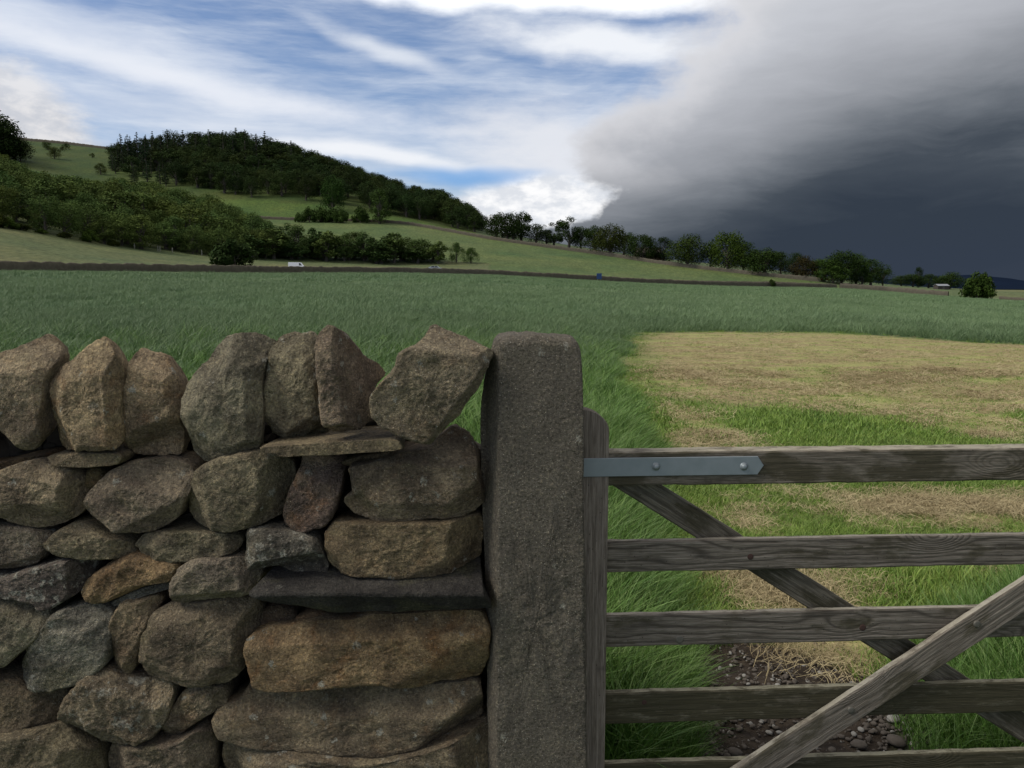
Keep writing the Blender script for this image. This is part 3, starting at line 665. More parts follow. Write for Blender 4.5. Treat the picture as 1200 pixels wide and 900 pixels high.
# ------------------------------------------------------------------ stones
def smooth_closed(P, n, it=2):
    P = np.asarray(P, float)
    for _ in range(it):
        Q = np.roll(P, -1, 0); P = np.stack([0.84 * P + 0.16 * Q, 0.16 * P + 0.84 * Q], 1).reshape(-1, 2)
    d = np.linalg.norm(np.roll(P, -1, 0) - P, axis=1); s = np.concatenate([[0], np.cumsum(d)]); T = s[-1]
    u = np.linspace(0, T, n, endpoint=False); Pc = np.vstack([P, P[:1]])
    return np.stack([np.interp(u, s, Pc[:, 0]), np.interp(u, s, Pc[:, 1])], 1)
def rock(name, poly, Yf, depth=0.36, seed=0, K=150, M=40, wr=0.011, facets=6, planes=(), amp=1.0, parent=None, color=(0.2, 0.17, 0.13), lichen=0.2, rust=0.2, speckle=0.6, batter=0.0, back=0.72, bulge=0.0, detail=1.0, mottle=1.0, gain=1.36, grow=0.0035):
    """poly: outline as seen in the photograph (pixels) -> a solid rock whose face stands at depth Yf"""
    r = np.random.default_rng(seed + 1000)
    W = np.array([[at(x, y, Yf)[0], at(x, y, Yf)[2]] for x, y in poly])
    O = smooth_closed(W, K, 1)
    if np.sum(O[:, 0] * np.roll(O[:, 1], -1) - np.roll(O[:, 0], -1) * O[:, 1]) < 0: O = O[::-1]
    c = O.mean(0); O = c + (O - c) * (1 + grow / np.maximum(0.02, np.linalg.norm(O - c, axis=1)))[:, None]; size = math.sqrt(np.prod(O.max(0) - O.min(0)))
    s = np.concatenate([np.linspace(0, 0.8, int(M * 0.62)), np.linspace(0.8, 1.0, int(M * 0.38) + 1)[1:]])[1:]
    rings, ys = [], []
    dist_c = np.linalg.norm(O - c, axis=1)
    ang = [r.uniform(0, 6.283) for _ in range(facets)]
    fp = [(a, float(np.max((O[:, 0] - c[0]) * math.cos(a) + (O[:, 1] - c[1]) * math.sin(a))) * r.uniform(0.42, 0.86), r.uniform(0.35, 1.3)) for a in ang]
    def face(P, d):
        u = np.clip(d / (wr * (0.6 + 0.8 * (0.5 + 0.5 * vnoise(np.stack([P[:, 0] * 9, P[:, 1] * 9, P[:, 0] * 0 + seed], 1), seed)))), 0, 1)
        y = wr * 1.25 * (1 - np.sqrt(np.maximum(0, 1 - (1 - u) ** 2)))
        for a, o, sl in fp:
            q = (P[:, 0] - c[0]) * math.cos(a) + (P[:, 1] - c[1]) * math.sin(a)
            y = np.maximum(y, np.minimum(sl * (q - o), 0.09))
        for (ppx, ppy, gx, gz, mx) in planes:      # crease at a pixel point; depth grows along (gx, gz)
            w = at(ppx, ppy, Yf); q = (P[:, 0] - w[0]) * gx + (P[:, 1] - w[2]) * gz
            y = np.maximum(y, np.minimum(q, mx))
        y = y - bulge * np.clip(d / (0.5 * size), 0, 1) ** 0.7
        return y
    V = [np.array([[c[0], 0, c[1]]])]; 
    y0 = face(c[None], np.array([size])); V[0][0, 1] = y0[0]
    for sv in s:
        P = c + sv * (O - c); V.append(np.stack([P[:, 0], face(P, (1 - sv) * dist_c), P[:, 1]], 1))
    last = V[-1].copy(); nside = 9
    for j in range(1, nside + 1):
        t = j / nside; k = 1 + 0.012 * math.sin(math.pi * min(1, t * 1.5)) - (1 - back) * t ** 1.6
        q = last.copy(); q[:, 0] = c[0] + (last[:, 0] - c[0]) * k; q[:, 2] = c[1] + (last[:, 2] - c[1]) * k; q[:, 1] = last[:, 1] + (depth - last[:, 1]) * t; V.append(q)
    for k in (0.7, 0.35): q = V[-1].copy(); q[:, 0] = c[0] + (q[:, 0] - c[0]) * k; q[:, 2] = c[1] + (q[:, 2] - c[1]) * k; q[:, 1] += 0.02; V.append(q)
    V.append(np.array([[c[0], depth + 0.05, c[1]]]))
    V = np.concatenate(V); nr = len(s) + nside + 2
    # relief, pushed out from the body axis
    axis = V - np.array([c[0], depth * 0.5, c[1]]); axis /= np.linalg.norm(axis, axis=1)[:, None] + 1e-9
    inpl = np.clip(np.linalg.norm((V[:, [0, 2]] - c), axis=1) / (0.5 * size), 0, 1)
    D_ = axis * np.stack([inpl, np.full(len(V), 1.0), inpl], 1)
    q = V + seed * 3.71
    ta = r.uniform(-1.3, 1.3); qa = q[:, 0] * math.cos(ta) + q[:, 2] * math.sin(ta); qb = q[:, 2] * math.cos(ta) - q[:, 0] * math.sin(ta)
    strata = np.stack([qa * 0.6, q[:, 1], qb * 1.25], 1)
    h = 0.012 * fbm(strata * 11, 3, seed) + 0.0030 * (1 - 2 * np.abs(vnoise(strata * 24, seed + 5))) + 0.0066 * fbm(q * 55, 4, seed + 7, 0.75) - 0.005 * np.clip(vnoise(q * 38, seed + 31) - .35, 0, 1) - 0.002
    h2 = fbm(q * 5.0, 2, seed + 12) * 0.006
    V = V + D_ * ((h + h2) * amp * detail * min(1.0, size / 0.12))[:, None]
    # dress the face: broad scallops where flakes came off
    Fs = []
    for i in range(K): Fs.append((0, 1 + (i + 1) % K, 1 + i))
    idx = (1 + np.arange(nr * K).reshape(nr, K))
    a, b_ = idx[:-1], idx[1:]
    quads = np.stack([a, np.roll(a, -1, 1), np.roll(b_, -1, 1), b_], -1).reshape(-1, 4)
    Fs += [tuple(x) for x in quads.tolist()]
    L = 1 + nr * K; base = L - K
    for i in range(K): Fs.append((base + i, base + (i + 1) % K, L))
    cen = np.array([c[0], 0.0, c[1]]); V = V - cen
    me = mk(name, V, Fs, STONE, True)
    me.flip_normals() if face_flip(me) else None
    o = obj(name, me, parent, (c[0], Yf, c[1]))
    if parent: o.location = Vector((c[0], Yf, c[1])) - parent.location
    cg = sum(color) / 3; color = tuple(min(.6, (x * .74 + cg * .26) * gain) for x in color)
    o.color = (*color, 1); o['lichen'] = float(lichen); o['rust'] = float(rust) * 0.7; o['speckle'] = float(speckle); o['mottle'] = float(mottle)
    return o
def face_flip(me):
    p = me.polygons[0]; return p.normal.y > 0

TAN = (0.21, 0.175, 0.125); BRN = (0.165, 0.130, 0.090); GRY = (0.165, 0.160, 0.140); DRK = (0.105, 0.092, 0.075); SLT = (0.038, 0.038, 0.041); ORG = (0.21, 0.145, 0.075); PUR = (0.14, 0.105, 0.095)
WALLY = 2.30
wall = empty('dry_stone_wall', (-0.8, 2.5, 0.0))
tag(wall, 'near dry stone wall of rough brown gritstone with upright coping stones beside the gatepost', 'wall')
COPE = [
 ([(-40, 428), (0, 408), (18, 399), (36, 391), (50, 405), (58, 420), (53, 435), (47, 450), (48, 465), (46, 490), (46, 516), (36, 531), (22, 533), (10, 520), (-6, 505), (-40, 490)], dict(color=TAN, rust=.35, lichen=.35, Yo=-.03, planes=[(20, 437, 0, .9, .10)])),
 ([(45, 447), (60, 426), (78, 417), (96, 399), (111, 394), (123, 405), (132, 420), (139, 441), (136, 462), (134, 486), (138, 510), (135, 528), (114, 531), (75, 534), (54, 534), (46, 519), (46, 489), (50, 474), (46, 460)], dict(color=(.235, .19, .12), rust=.5, lichen=.35, Yo=-.04, planes=[(122, 470, 1.6, 0, .10), (90, 440, 0, .6, .06), (72, 480, -1.0, 0, .035)])),
 ([(153, 407), (168, 411), (186, 417), (198, 432), (207, 447), (210, 468), (208, 495), (210, 522), (207, 541), (180, 543), (156, 541), (142, 531), (139, 510), (141, 501), (134, 486), (136, 471), (144, 441), (148, 420)], dict(color=(.22, .175, .12), rust=.45, lichen=.2, Yo=0, planes=[(180, 495, .35, -.9, .05), (192, 460, 1.2, .2, .07)])),
 ([(250, 400), (262, 388), (285, 388), (300, 395), (313, 402), (312, 414), (305, 428), (304, 455), (306, 480), (304, 510), (300, 530), (270, 540), (235, 551), (222, 547), (212, 535), (209, 500), (207, 470), (211, 450), (222, 436), (240, 415)], dict(color=(.155, .15, .115), rust=.1, lichen=.3, Yo=-.03, planes=[(255, 430, -.5, .5, .10), (293, 440, 1.5, 0, .08)])),
 ([(307, 435), (313, 411), (326, 390), (340, 390), (344, 393), (358, 391), (369, 399), (372, 420), (370, 438), (373, 465), (379, 495), (378, 513), (355, 517), (328, 520), (313, 510), (307, 489), (305, 459)], dict(color=(.165, .155, .11), rust=.15, lichen=.3, Yo=.02, planes=[(340, 425, .2, .7, .09)])),
 ([(367, 399), (373, 387), (383, 382), (395, 387), (406, 405), (419, 421), (433, 432), (442, 447), (432, 460), (430, 480), (433, 498), (421, 510), (400, 513), (382, 510), (373, 498), (370, 480), (371, 459), (367, 435)], dict(color=(.18, .145, .115), rust=.3, lichen=.3, Yo=-.10, facets=1, planes=[(394, 440, 2.1, .25, .26), (385, 499, .2, -1.8, .10)], wr=.012)),
 ([(427, 474), (436, 456), (448, 444), (460, 432), (464, 414), (490, 398), (502, 380), (529, 389), (556, 399), (580, 410), (581, 417), (568, 447), (556, 465), (538, 492), (520, 510), (503, 529), (487, 523), (460, 513), (442, 505), (431, 492)], dict(color=(.175, .155, .115), rust=.2, lichen=.25, speckle=1.0, Yo=-.10, facets=1, planes=[(500, 412, .12, 1.5, .25), (537, 470, 1.0, -.75, .12)], wr=.010)),
]
BODY = [
 # row under the coping
 ([(-40, 566), (-10, 556), (12, 547), (33, 542), (60, 547), (81, 555), (90, 567), (90, 582), (88, 600), (78, 612), (54, 622), (30, 621), (12, 618), (-10, 610), (-40, 600)], dict(color=TAN, rust=.05, lichen=.15, Yo=-.03, planes=[(40, 590, 0, -.6, .05)])),
 ([(95, 591), (99, 579), (111, 567), (126, 553), (150, 546), (180, 543), (198, 544), (216, 552), (222, 561), (219, 576), (210, 594), (201, 609), (180, 622), (156, 628), (132, 624), (111, 615), (99, 606)], dict(color=(.17, .145, .115), rust=.05, lichen=.1, Yo=-.03, planes=[(150, 575, .1, .7, .05)])),
 ([(206, 605), (211, 591), (218, 572), (226, 554), (235, 548), (257, 537), (279, 533), (305, 531), (323, 537), (332, 548), (336, 570), (331, 592), (323, 609), (299, 619), (272, 624), (250, 624), (224, 621), (209, 614)], dict(color=(.165, .148, .105), rust=.12, lichen=.2, Yo=-.04, planes=[(312, 570, 1.2, 0, .06)])),
 ([(350, 538), (372, 537), (396, 539), (398, 552), (394, 583), (389, 605), (378, 618), (352, 626), (338, 620), (331, 611), (332, 592), (338, 574), (345, 563), (348, 550)], dict(color=PUR, rust=.6, lichen=.1, Yo=-.02, planes=[(365, 565, .1, 1.1, .05)])),
 ([(406, 549), (430, 546), (454, 540), (475, 534), (502, 532), (508, 522), (526, 511), (544, 517), (556, 534), (560, 555), (565, 582), (563, 597), (550, 609), (514, 612), (475, 613), (436, 615), (412, 606), (401, 594), (403, 585), (413, 580), (409, 564)], dict(color=(.17, .14, .105), rust=.25, lichen=.35, Yo=-.05, planes=[(490, 545, .1, 1.7, .16), (480, 590, 0, -.5, .04)])),
 # second row
 ([(-40, 620), (0, 619), (25, 620), (40, 624), (52, 628), (52, 640), (47, 652), (40, 660), (20, 667), (0, 668), (-40, 662)], dict(color=(.15, .13, .11), rust=.05, lichen=.55, Yo=0)),
 ([(44, 643), (55, 635), (62, 625), (80, 617), (97, 619), (107, 625), (125, 632), (142, 638), (150, 650), (147, 655), (117, 657), (93, 657), (67, 653), (50, 648)], dict(color=(.18, .16, .11), rust=.05, lichen=.3, Yo=-.02)),
 ([(152, 640), (160, 632), (180, 626), (215, 624), (255, 626), (272, 630), (280, 636), (276, 645), (262, 653), (240, 657), (215, 660), (190, 661), (170, 658), (157, 650)], dict(color=(.155, .14, .10), rust=.05, lichen=.15, Yo=-.02)),
 ([(286, 624), (308, 622), (345, 627), (367, 635), (374, 649), (379, 668), (376, 680), (360, 685), (347, 680), (330, 672), (320, 667), (303, 670), (287, 671)], dict(color=(.105, .102, .095), rust=.05, lichen=.8, Yo=-.05, wr=.014, planes=[(320, 655, .2, -1.2, .05)])),
 ([(381, 625), (390, 614), (450, 615), (510, 614), (558, 611), (563, 625), (562, 650), (560, 664), (545, 670), (520, 676), (490, 678), (450, 678), (400, 675), (384, 663), (379, 645)], dict(color=(.175, .14, .085), rust=.35, lichen=.2, Yo=-.04)),
 # third row
 ([(-40, 684), (0, 680), (17, 674), (42, 667), (63, 661), (82, 658), (90, 659), (97, 665), (96, 683), (90, 695), (80, 703), (67, 710), (57, 716), (42, 718), (38, 710), (25, 707), (0, 704), (-40, 704)], dict(color=(.10, .088, .088), rust=0, lichen=.9, speckle=.1, Yo=-.03, wr=.012, facets=2, planes=[(78, 680, 1.7, 0, .12)])),
 ([(89, 697), (93, 687), (103, 677), (117, 668), (133, 660), (150, 654), (170, 657), (190, 660), (206, 665), (203, 676), (195, 684), (175, 688), (160, 692), (147, 698), (127, 707), (115, 712), (102, 712), (93, 707)], dict(color=ORG, rust=.3, lichen=.05, Yo=-.03, wr=.03)),
 ([(124, 710), (147, 697), (175, 687), (203, 680), (200, 690), (170, 699), (132, 713)], dict(color=(.10, .105, .11), rust=0, lichen=.3, Yo=-.005, wr=.008, facets=1, K=90, M=14)),
 ([(197, 695), (200, 682), (210, 668), (222, 660), (247, 658), (270, 657), (283, 660), (295, 668), (297, 690), (291, 699), (277, 704), (255, 707), (230, 709), (210, 712), (200, 708)], dict(color=(.20, .178, .15), rust=.05, lichen=.1, Yo=-.05, wr=.016, planes=[(240, 695, .1, -1.2, .05), (281, 680, 1.6, 0, .08)])),
 ([(293, 697), (307, 681), (334, 675), (379, 675), (430, 676), (490, 677), (556, 672), (563, 690), (575, 718), (562, 720), (541, 721), (490, 723), (448, 726), (409, 727), (385, 726), (355, 717), (325, 712), (304, 703)], dict(color=SLT, rust=0, lichen=.12, speckle=.05, Yo=-.10, wr=.006, facets=0, amp=.7, planes=[(400, 695, 0, 4.0, .16), (420, 700, 0, -.9, .06)])),
 ([(300, 720), (322, 712), (344, 717), (346, 729), (340, 738), (313, 740), (301, 732)], dict(color=(.11, .08, .055), rust=.3, lichen=0, Yo=.03, K=90, M=14)),
 ([(346, 724), (370, 718), (391, 724), (400, 729), (375, 734), (355, 737), (346, 734)], dict(color=(.17, .11, .06), rust=.5, lichen=0, Yo=.03, K=90, M=14)),
 # fourth row
 ([(-40, 708), (0, 707), (20, 710), (37, 713), (47, 728), (47, 738), (42, 748), (32, 758), (17, 768), (5, 780), (-10, 786), (-40, 786)], dict(color=(.185, .178, .135), rust=.05, lichen=.25, Yo=-.04)),
 ([(61, 720), (87, 714), (111, 713), (126, 722), (127, 745), (124, 770), (115, 786), (92, 801), (62, 810), (34, 813), (15, 807), (10, 795), (18, 777), (33, 759), (48, 738)], dict(color=(.155, .158, .145), rust=.12, lichen=.3, Yo=-.03, speckle=1.0)),
 ([(127, 729), (137, 711), (148, 703), (162, 704), (178, 702), (184, 708), (176, 726), (167, 744), (160, 765), (153, 786), (144, 797), (132, 799), (124, 793), (125, 780), (129, 765), (126, 744)], dict(color=(.175, .14, .095), rust=.2, lichen=.1, Yo=-.02, wr=.018)),
 ([(158, 762), (163, 741), (174, 723), (192, 713), (234, 711), (270, 708), (292, 711), (298, 730), (297, 756), (286, 780), (276, 796), (261, 807), (228, 807), (195, 805), (168, 801), (159, 783)], dict(color=(.125, .105, .078), rust=.1, lichen=.1, Yo=-.05, wr=.02, planes=[(272, 750, 1.5, -.1, .09), (215, 730, -.2, .8, .05)])),
 ([(287, 750), (310, 741), (352, 738), (379, 733), (409, 735), (436, 727), (472, 727), (508, 724), (562, 721), (574, 738), (575, 748), (569, 762), (572, 777), (565, 792), (565, 805), (532, 807), (517, 805), (496, 810), (472, 810), (448, 804), (430, 804), (388, 807), (346, 811), (307, 813), (293, 808), (292, 792), (287, 765)], dict(color=(.20, .145, .08), rust=.75, lichen=.25, Yo=-.05, wr=.014, facets=2, planes=[(430, 752, -.05, .9, .04)])),
 # fifth row
 ([(-40, 803), (0, 802), (13, 806), (33, 814), (67, 811), (71, 822), (65, 837), (58, 850), (50, 857), (25, 862), (0, 866), (-40, 868)], dict(color=(.14, .115, .08), rust=.15, lichen=.05, Yo=-.01)),
 ([(65, 840), (67, 828), (75, 817), (87, 805), (103, 795), (123, 793), (133, 800), (160, 803), (190, 805), (197, 815), (195, 837), (188, 855), (180, 867), (158, 873), (133, 877), (117, 879), (93, 878), (80, 870), (68, 857)], dict(color=(.17, .145, .105), rust=.2, lichen=.7, speckle=1.0, amp=1.3, Yo=-.05)),
 ([(187, 863), (188, 853), (197, 837), (207, 820), (217, 811), (238, 808), (257, 811), (262, 820), (260, 832), (247, 838), (230, 848), (217, 857), (205, 867), (195, 872), (188, 869)], dict(color=(.15, .125, .095), rust=.45, lichen=.2, Yo=-.03, wr=.015)),
 ([(242, 850), (250, 835), (262, 829), (277, 827), (281, 816), (300, 813), (350, 813), (390, 809), (450, 806), (500, 812), (535, 809), (563, 807), (566, 835), (566, 855), (555, 863), (520, 874), (500, 880), (460, 887), (440, 892), (400, 892), (350, 884), (300, 881), (260, 875), (246, 865)], dict(color=(.165, .138, .10), rust=.4, lichen=.35, Yo=-.03, wr=.022, facets=2, planes=[(400, 842, 0, .6, .05)])),
 # bottom row in view
 ([(-40, 874), (0, 868), (33, 863), (63, 858), (75, 870), (93, 882), (103, 888), (106, 905), (100, 935), (0, 938), (-40, 935)], dict(color=(.16, .14, .095), rust=.1, lichen=.1, Yo=-.05)),
 ([(112, 890), (118, 883), (140, 881), (180, 877), (205, 873), (225, 862), (238, 868), (242, 890), (240, 928), (120, 933), (110, 912)], dict(color=(.165, .14, .11), rust=.1, lichen=.15, Yo=-.05, planes=[(225, 890, 1.4, 0, .08)])),
 ([(250, 880), (300, 885), (350, 889), (400, 896), (440, 897), (480, 889), (520, 878), (555, 867), (572, 864), (580, 875), (582, 895), (580, 925), (400, 932), (260, 932), (246, 910)], dict(color=(.165, .14, .10), rust=.2, lichen=.5, Yo=-.06)),
]
PINS = [
 ([(304, 524), (436, 516), (466, 516), (471, 528), (394, 532), (326, 536), (325, 532), (308, 531)], dict(color=(.16, .135, .09), rust=.15, lichen=.1, speckle=.3, Yo=-.09, wr=.003, facets=0, amp=.35)),
 ([(50, 536), (90, 532), (139, 531), (142, 537), (136, 546), (90, 548), (63, 547)], dict(color=(.15, .125, .085), rust=.35, lichen=.05, Yo=-.02, wr=.006, facets=1, amp=.5)),
 ([(-40, 548), (0, 543), (20, 537), (46, 534), (52, 541), (30, 543), (0, 552), (-40, 558)], dict(color=(.08, .055, .03), rust=.5, lichen=0, Yo=.04, wr=.006, K=90, M=14)),
 ([(400, 541), (430, 533), (480, 528), (500, 530), (470, 536), (425, 545), (403, 548)], dict(color=(.12, .10, .07), rust=.1, lichen=.1, Yo=.03, wr=.006, K=90, M=14)),
 ([(96, 556), (104, 550), (118, 551), (120, 562), (108, 572), (97, 572)], dict(color=(.11, .085, .04), rust=.6, lichen=0, Yo=.03, wr=.012, K=80, M=12)),
]
sd = 0
def put(lst, name, **more):
    global sd
    for poly, kw in lst:
        kw = dict(more, **kw); yo = kw.pop('Yo', 0.0); sd += 1
        rock(name, poly, WALLY + yo, seed=sd, parent=wall, **kw)
put(COPE, 'coping_stone', depth=0.22, back=0.5, grow=-0.0035); put(BODY, 'stone'); put(PINS, 'pinning_stone')
# the courses that run on out of the picture, left and below
def rnd_poly(x0, y0, x1, y1, r):
    w, h = x1 - x0, y1 - y0; P = []
    for a in np.linspace(0, 6.283, 12, endpoint=False):
        c_, s_ = math.cos(a), math.sin(a); k = (abs(c_) ** 3.2 + abs(s_) ** 3.2) ** (-1 / 3.2) * r.uniform(0.93, 1.03)
        P.append(((x0 + x1) / 2 + c_ * k * w * 0.49, (y0 + y1) / 2 + s_ * k * h * 0.49))
    return P
r_ = np.random.default_rng(5); extra = []
pal = [TAN, BRN, GRY, DRK, (.17, .14, .10)]
y = 546
for hgt in (70, 52, 60, 78, 66, 74):
    x = -44
    while x > -560:
        w = r_.uniform(60, 120); extra.append((rnd_poly(x - w, y, x, y + hgt, r_), dict(color=pal[r_.integers(5)], Yo=-.03, K=70, M=14, lichen=r_.uniform(0, .4)))); x -= w + 3
    y += hgt + 2
y = 934
for hgt in (52, 56):
    x = -40
    while x < 560:
        w = min(r_.uniform(80, 150), 582 - x); extra.append((rnd_poly(x, y, x + w, y + hgt, r_), dict(color=pal[r_.integers(5)], Yo=-.06, K=70, M=14))); x += w + 3
    y += hgt + 2
put(extra, 'stone')
cope2 = []; x = -46
while x > -560:
    w = r_.uniform(62, 90); cope2.append((rnd_poly(x - w, 398 + r_.uniform(-8, 14), x, 540, r_), dict(color=pal[r_.integers(5)], Yo=-.03, K=80, M=16))); x -= w + 2
put(cope2, 'coping_stone', depth=0.22, back=0.5, grow=-0.0035)
# rubble packed in the middle of the wall, plus light-blocking fill at gaps
def hearting():
    V, Fs = [], []; base = pebble_mesh('tmp', PEB, 3, 8, 5); bv = np.array([v.co[:] for v in base.vertices]); bf = [tuple(p.vertices) for p in base.polygons]
    r = np.random.default_rng(77)
    for i in range(1950):
        x = r.uniform(-2.15, -0.13); z = r.uniform(0.02, 1.07); y_ = r.uniform(2.50, 2.66); s = r.uniform(0.06, 0.13)
        if i % 9 == 1: x = r.uniform(-0.16, -0.035); z = r.uniform(0.02, 0.98); y_ = r.uniform(2.52, 2.6)  # extra rubble added to keep the gap beside the post dark
        if i % 4 == 0: x = r.uniform(-2.15, -0.27); z = r.uniform(1.05, 1.19)  # extra rubble added behind the coping to block light from the back
        ang = r.uniform(0, 6.28); R = np.array(Matrix.Rotation(ang, 3, Vector(r.normal(size=3)).normalized()))
        v = (bv * np.array([s * 1.4, s, s * 0.7])) @ R.T + np.array([x, y_, z]); o_ = len(V); V += v.tolist(); Fs += [tuple(a + o_ for a in f) for f in bf]
    m = simple('packed_rubble', (0.035, 0.028, 0.021), 0.95, 0, 0.4, 20)
    o = obj('hearting', mk('hearting', V, Fs, m), wall); o.location = -wall.location; o['kind'] = 'stuff'
    bpy.data.meshes.remove(base)
hearting()

# ------------------------------------------------------------------ gate post of stone
pp = rock('stone_gatepost', [(577, 408), (580, 401), (588, 397), (625, 396), (655, 396.5), (669, 398), (677, 404), (681.5, 415), (684, 450), (684.5, 520), (685, 600), (686, 700), (687, 800), (688, 900), (689, 1030), (640, 1034), (570, 1030), (572, 900), (570, 800), (568, 700), (565, 600), (561, 525), (563, 480), (567, 450), (573, 425)],
          2.24, depth=0.24, seed=301, K=420, M=46, wr=.016, facets=0, amp=.8, back=.96, mottle=.35, gain=1.1, color=(.135, .126, .110), lichen=.12, rust=.06, speckle=1.0, planes=[(583, 700, -2.6, .02, .10)])
tag(pp, 'squared upright stone gatepost with rounded top between wall and wooden gate', 'gatepost')

# ------------------------------------------------------------------ the gate
GANG = math.radians(3.3); GO = np.array([at(686, 600, 2.335)[0], 2.335, 0.0])
GU = np.array([math.cos(GANG), math.sin(GANG), 0.0]); GN = np.array([-math.sin(GANG), math.cos(GANG), 0.0])
gate = empty('field_gate', tuple(GO), GANG)
tag(gate, 'weathered grey wooden five bar gate with diagonal braces hung on the stone post', 'gate')
def gl(px, py, off=0.0):
    """pixel -> (u, z) in the gate's own plane, off metres behind its front"""
    d = ray(px, py); O = np.array([0, 0, CAMZ]); t = ((GO - O) @ GN + off) / (d @ GN); p = O + d * t
    return (p - GO) @ GU, p[2]
def board(name, L, H, T, tint=(1, 1, 1), algae=0.3, seed=0, ends=None, bev=0.004, mat=None):
    """a worn board lying along +X, its front face at y=0, centred in z"""
    nx = max(8, int(L / 0.03)); ring = []
    hz, b = H / 2, bev
    prof = [(0, -hz + b), (0, -hz * .33), (0, hz * .33), (0, hz - b), (b, hz), (T - b, hz), (T, hz - b), (T, -hz + b), (T - b, -hz), (b, -hz)]
    V = []
    for i in range(nx + 1):
        x = L * i / nx; lo = hi = 0.0
        for (yy, zz) in prof:
            sx = 0.0
            if ends: sx = ends(zz, H) * (i / nx) if x > L * 0.5 else 0.0
            V.append((x + sx, yy, zz))
    V = np.array(V); q = V.copy(); q[:, 0] *= 6
    V[:, 2] += 0.0022 * fbm(q * 2.0, 3, seed) * np.sign(V[:, 2]) ; V[:, 1] += 0.0012 * fbm(q * 8, 3, seed + 3)
    edge = np.abs(V[:, 2]) > hz - b * 1.5
    V[edge, 2] += (0.0016 * fbm(q[edge] * 12 + 5, 2, seed + 9)) * np.sign(V[edge, 2])
    k = len(prof); Fs = [[i * k + j, (i + 1) * k + j, (i + 1) * k + (j + 1) % k, i * k + (j + 1) % k] for i in range(nx) for j in range(k)]
    Fs.append(list(range(k))); Fs.append([nx * k + j for j in range(k)][::-1])
    me = mk(name, V, Fs, mat or WOOD)
    import bmesh
    bm = bmesh.new(); bm.from_mesh(me); bmesh.ops.recalc_face_normals(bm, faces=bm.faces); bm.to_mesh(me); bm.free()
    o = obj(name, me, gate); o.color = (*tint, 1); o['algae'] = float(algae); o['figure'] = 0.8 if seed in (2, 3) else 0.4
    return o
GLEN = 3.25
def rail(px0, t0, b0, off, T, tint, algae, seed, px1=712):
    u0, zt = gl(px1, t0, off); _, zb = gl(px1, b0, off)
    o = board('rail', GLEN - u0 - 0.06, zt - zb, T, tint, algae, seed); o.location = (u0 - 0.012, off, (zt + zb) / 2); return o
R1 = rail(0, 531, 569.5, 0.0, 0.072, (.96, .93, .88), .62, 1)
R2 = rail(0, 634.5, 671.5, 0.022, 0.026, (1.05, 1.02, 1.0), .35, 2)
R3 = rail(0, 721.5, 758.5, 0.022, 0.026, (1.05, 1.02, 1.0), .42, 3)
R4 = rail(0, 813, 849, 0.022, 0.028, (.80, .79, .68), .95, 4)
R5 = rail(0, 896, 931, 0.022, 0.028, (.80, .79, .68), .9, 5)
# hanging stile: vertical, its top rounded off on the gate side
def stile(u0, w, ztop, zbot, T, rnd, tint):
    pts = [(0, zbot), (w, zbot)] + [(w, z) for z in np.linspace(zbot, ztop - rnd, 30)[1:]]
    pts += [(w - w * (1 - math.cos(a)), ztop - rnd + rnd * math.sin(a)) for a in np.linspace(0, math.pi / 2, 9)[1:]]
    pts = [(x, z) for x, z in pts if x > 0.0005] + [(0, z) for z in np.linspace(ztop, zbot, 24)[:-1]]
    n = len(pts); e = 0.004; cx = w / 2
    V = [(z, e, x) for x, z in pts] ; V += [(z, 0, cx + (x - cx) * (1 - 2 * e / w)) for x, z in pts]; V += [(z, T, x) for x, z in pts]
    V = np.array(V)
    Fs = [[n + i for i in range(n)], [2 * n + i for i in range(n)][::-1]]
    Fs += [[i, (i + 1) % n, n + (i + 1) % n, n + i] for i in range(n)] + [[i, 2 * n + i, 2 * n + (i + 1) % n, (i + 1) % n] for i in range(n)]
    me = mk('stile', V, Fs, WOOD)
    import bmesh
    bm = bmesh.new(); bm.from_mesh(me); bmesh.ops.recalc_face_normals(bm, faces=bm.faces); bm.to_mesh(me); bm.free()
    o = obj('stile', me, gate); o.color = (*tint, 1); o['algae'] = .12; o['figure'] = 0.12
    # local x is the height, local z the width
    o.matrix_local = Matrix(((0, 0, 1, u0), (0, 1, 0, -0.004), (1, 0, 0, 0), (0, 0, 0, 1)))
    return o
uL, zT = gl(684, 480); uR, _ = gl(712.5, 600)
stile(uL - 0.012, uR - uL + 0.012, zT, 0.13, 0.075, 0.062, (1.2, 1.14, 1.14))
stile(GLEN - 0.09, 0.075, zT + 0.02, 0.13, 0.075, 0.05, (.92, .9, .93))
# the diagonal braces
def brace(p0, p1, w, off, T, tint, algae, seed):
    (u0, z0), (u1, z1) = p0, p1; L = math.hypot(u1 - u0, z1 - z0); o = board('brace', L, w, T, tint, algae, seed)
    o.location = (u0, off, z0); o.rotation_euler = (0, -math.atan2(z1 - z0, u1 - u0), 0); return o
a0_ = gl(712, 547, 0.050); a1_ = gl(1166, 832, 0.050)
dz_ = (a1_[1] - a0_[1]) / (a1_[0] - a0_[0]); ue = a0_[0] + (0.20 - a0_[1]) / dz_
BR = brace(a0_, (ue, 0.20), 0.079, 0.050, 0.024, (.80, .78, .72), .6, 7)
b0_ = gl(890, 901, 0.0); b1_ = gl(1197, 699.5, 0.0); s_ = (b1_[1] - b0_[1]) / (b1_[0] - b0_[0])
us = b0_[0] + (0.10 - b0_[1]) / s_; ut = b0_[0] + (1.10 - b0_[1]) / s_
BF = brace((us, 0.10), (ut, 1.10), 0.088, -0.006, 0.027, (1.08, 1.05, 1.02), .5, 8)
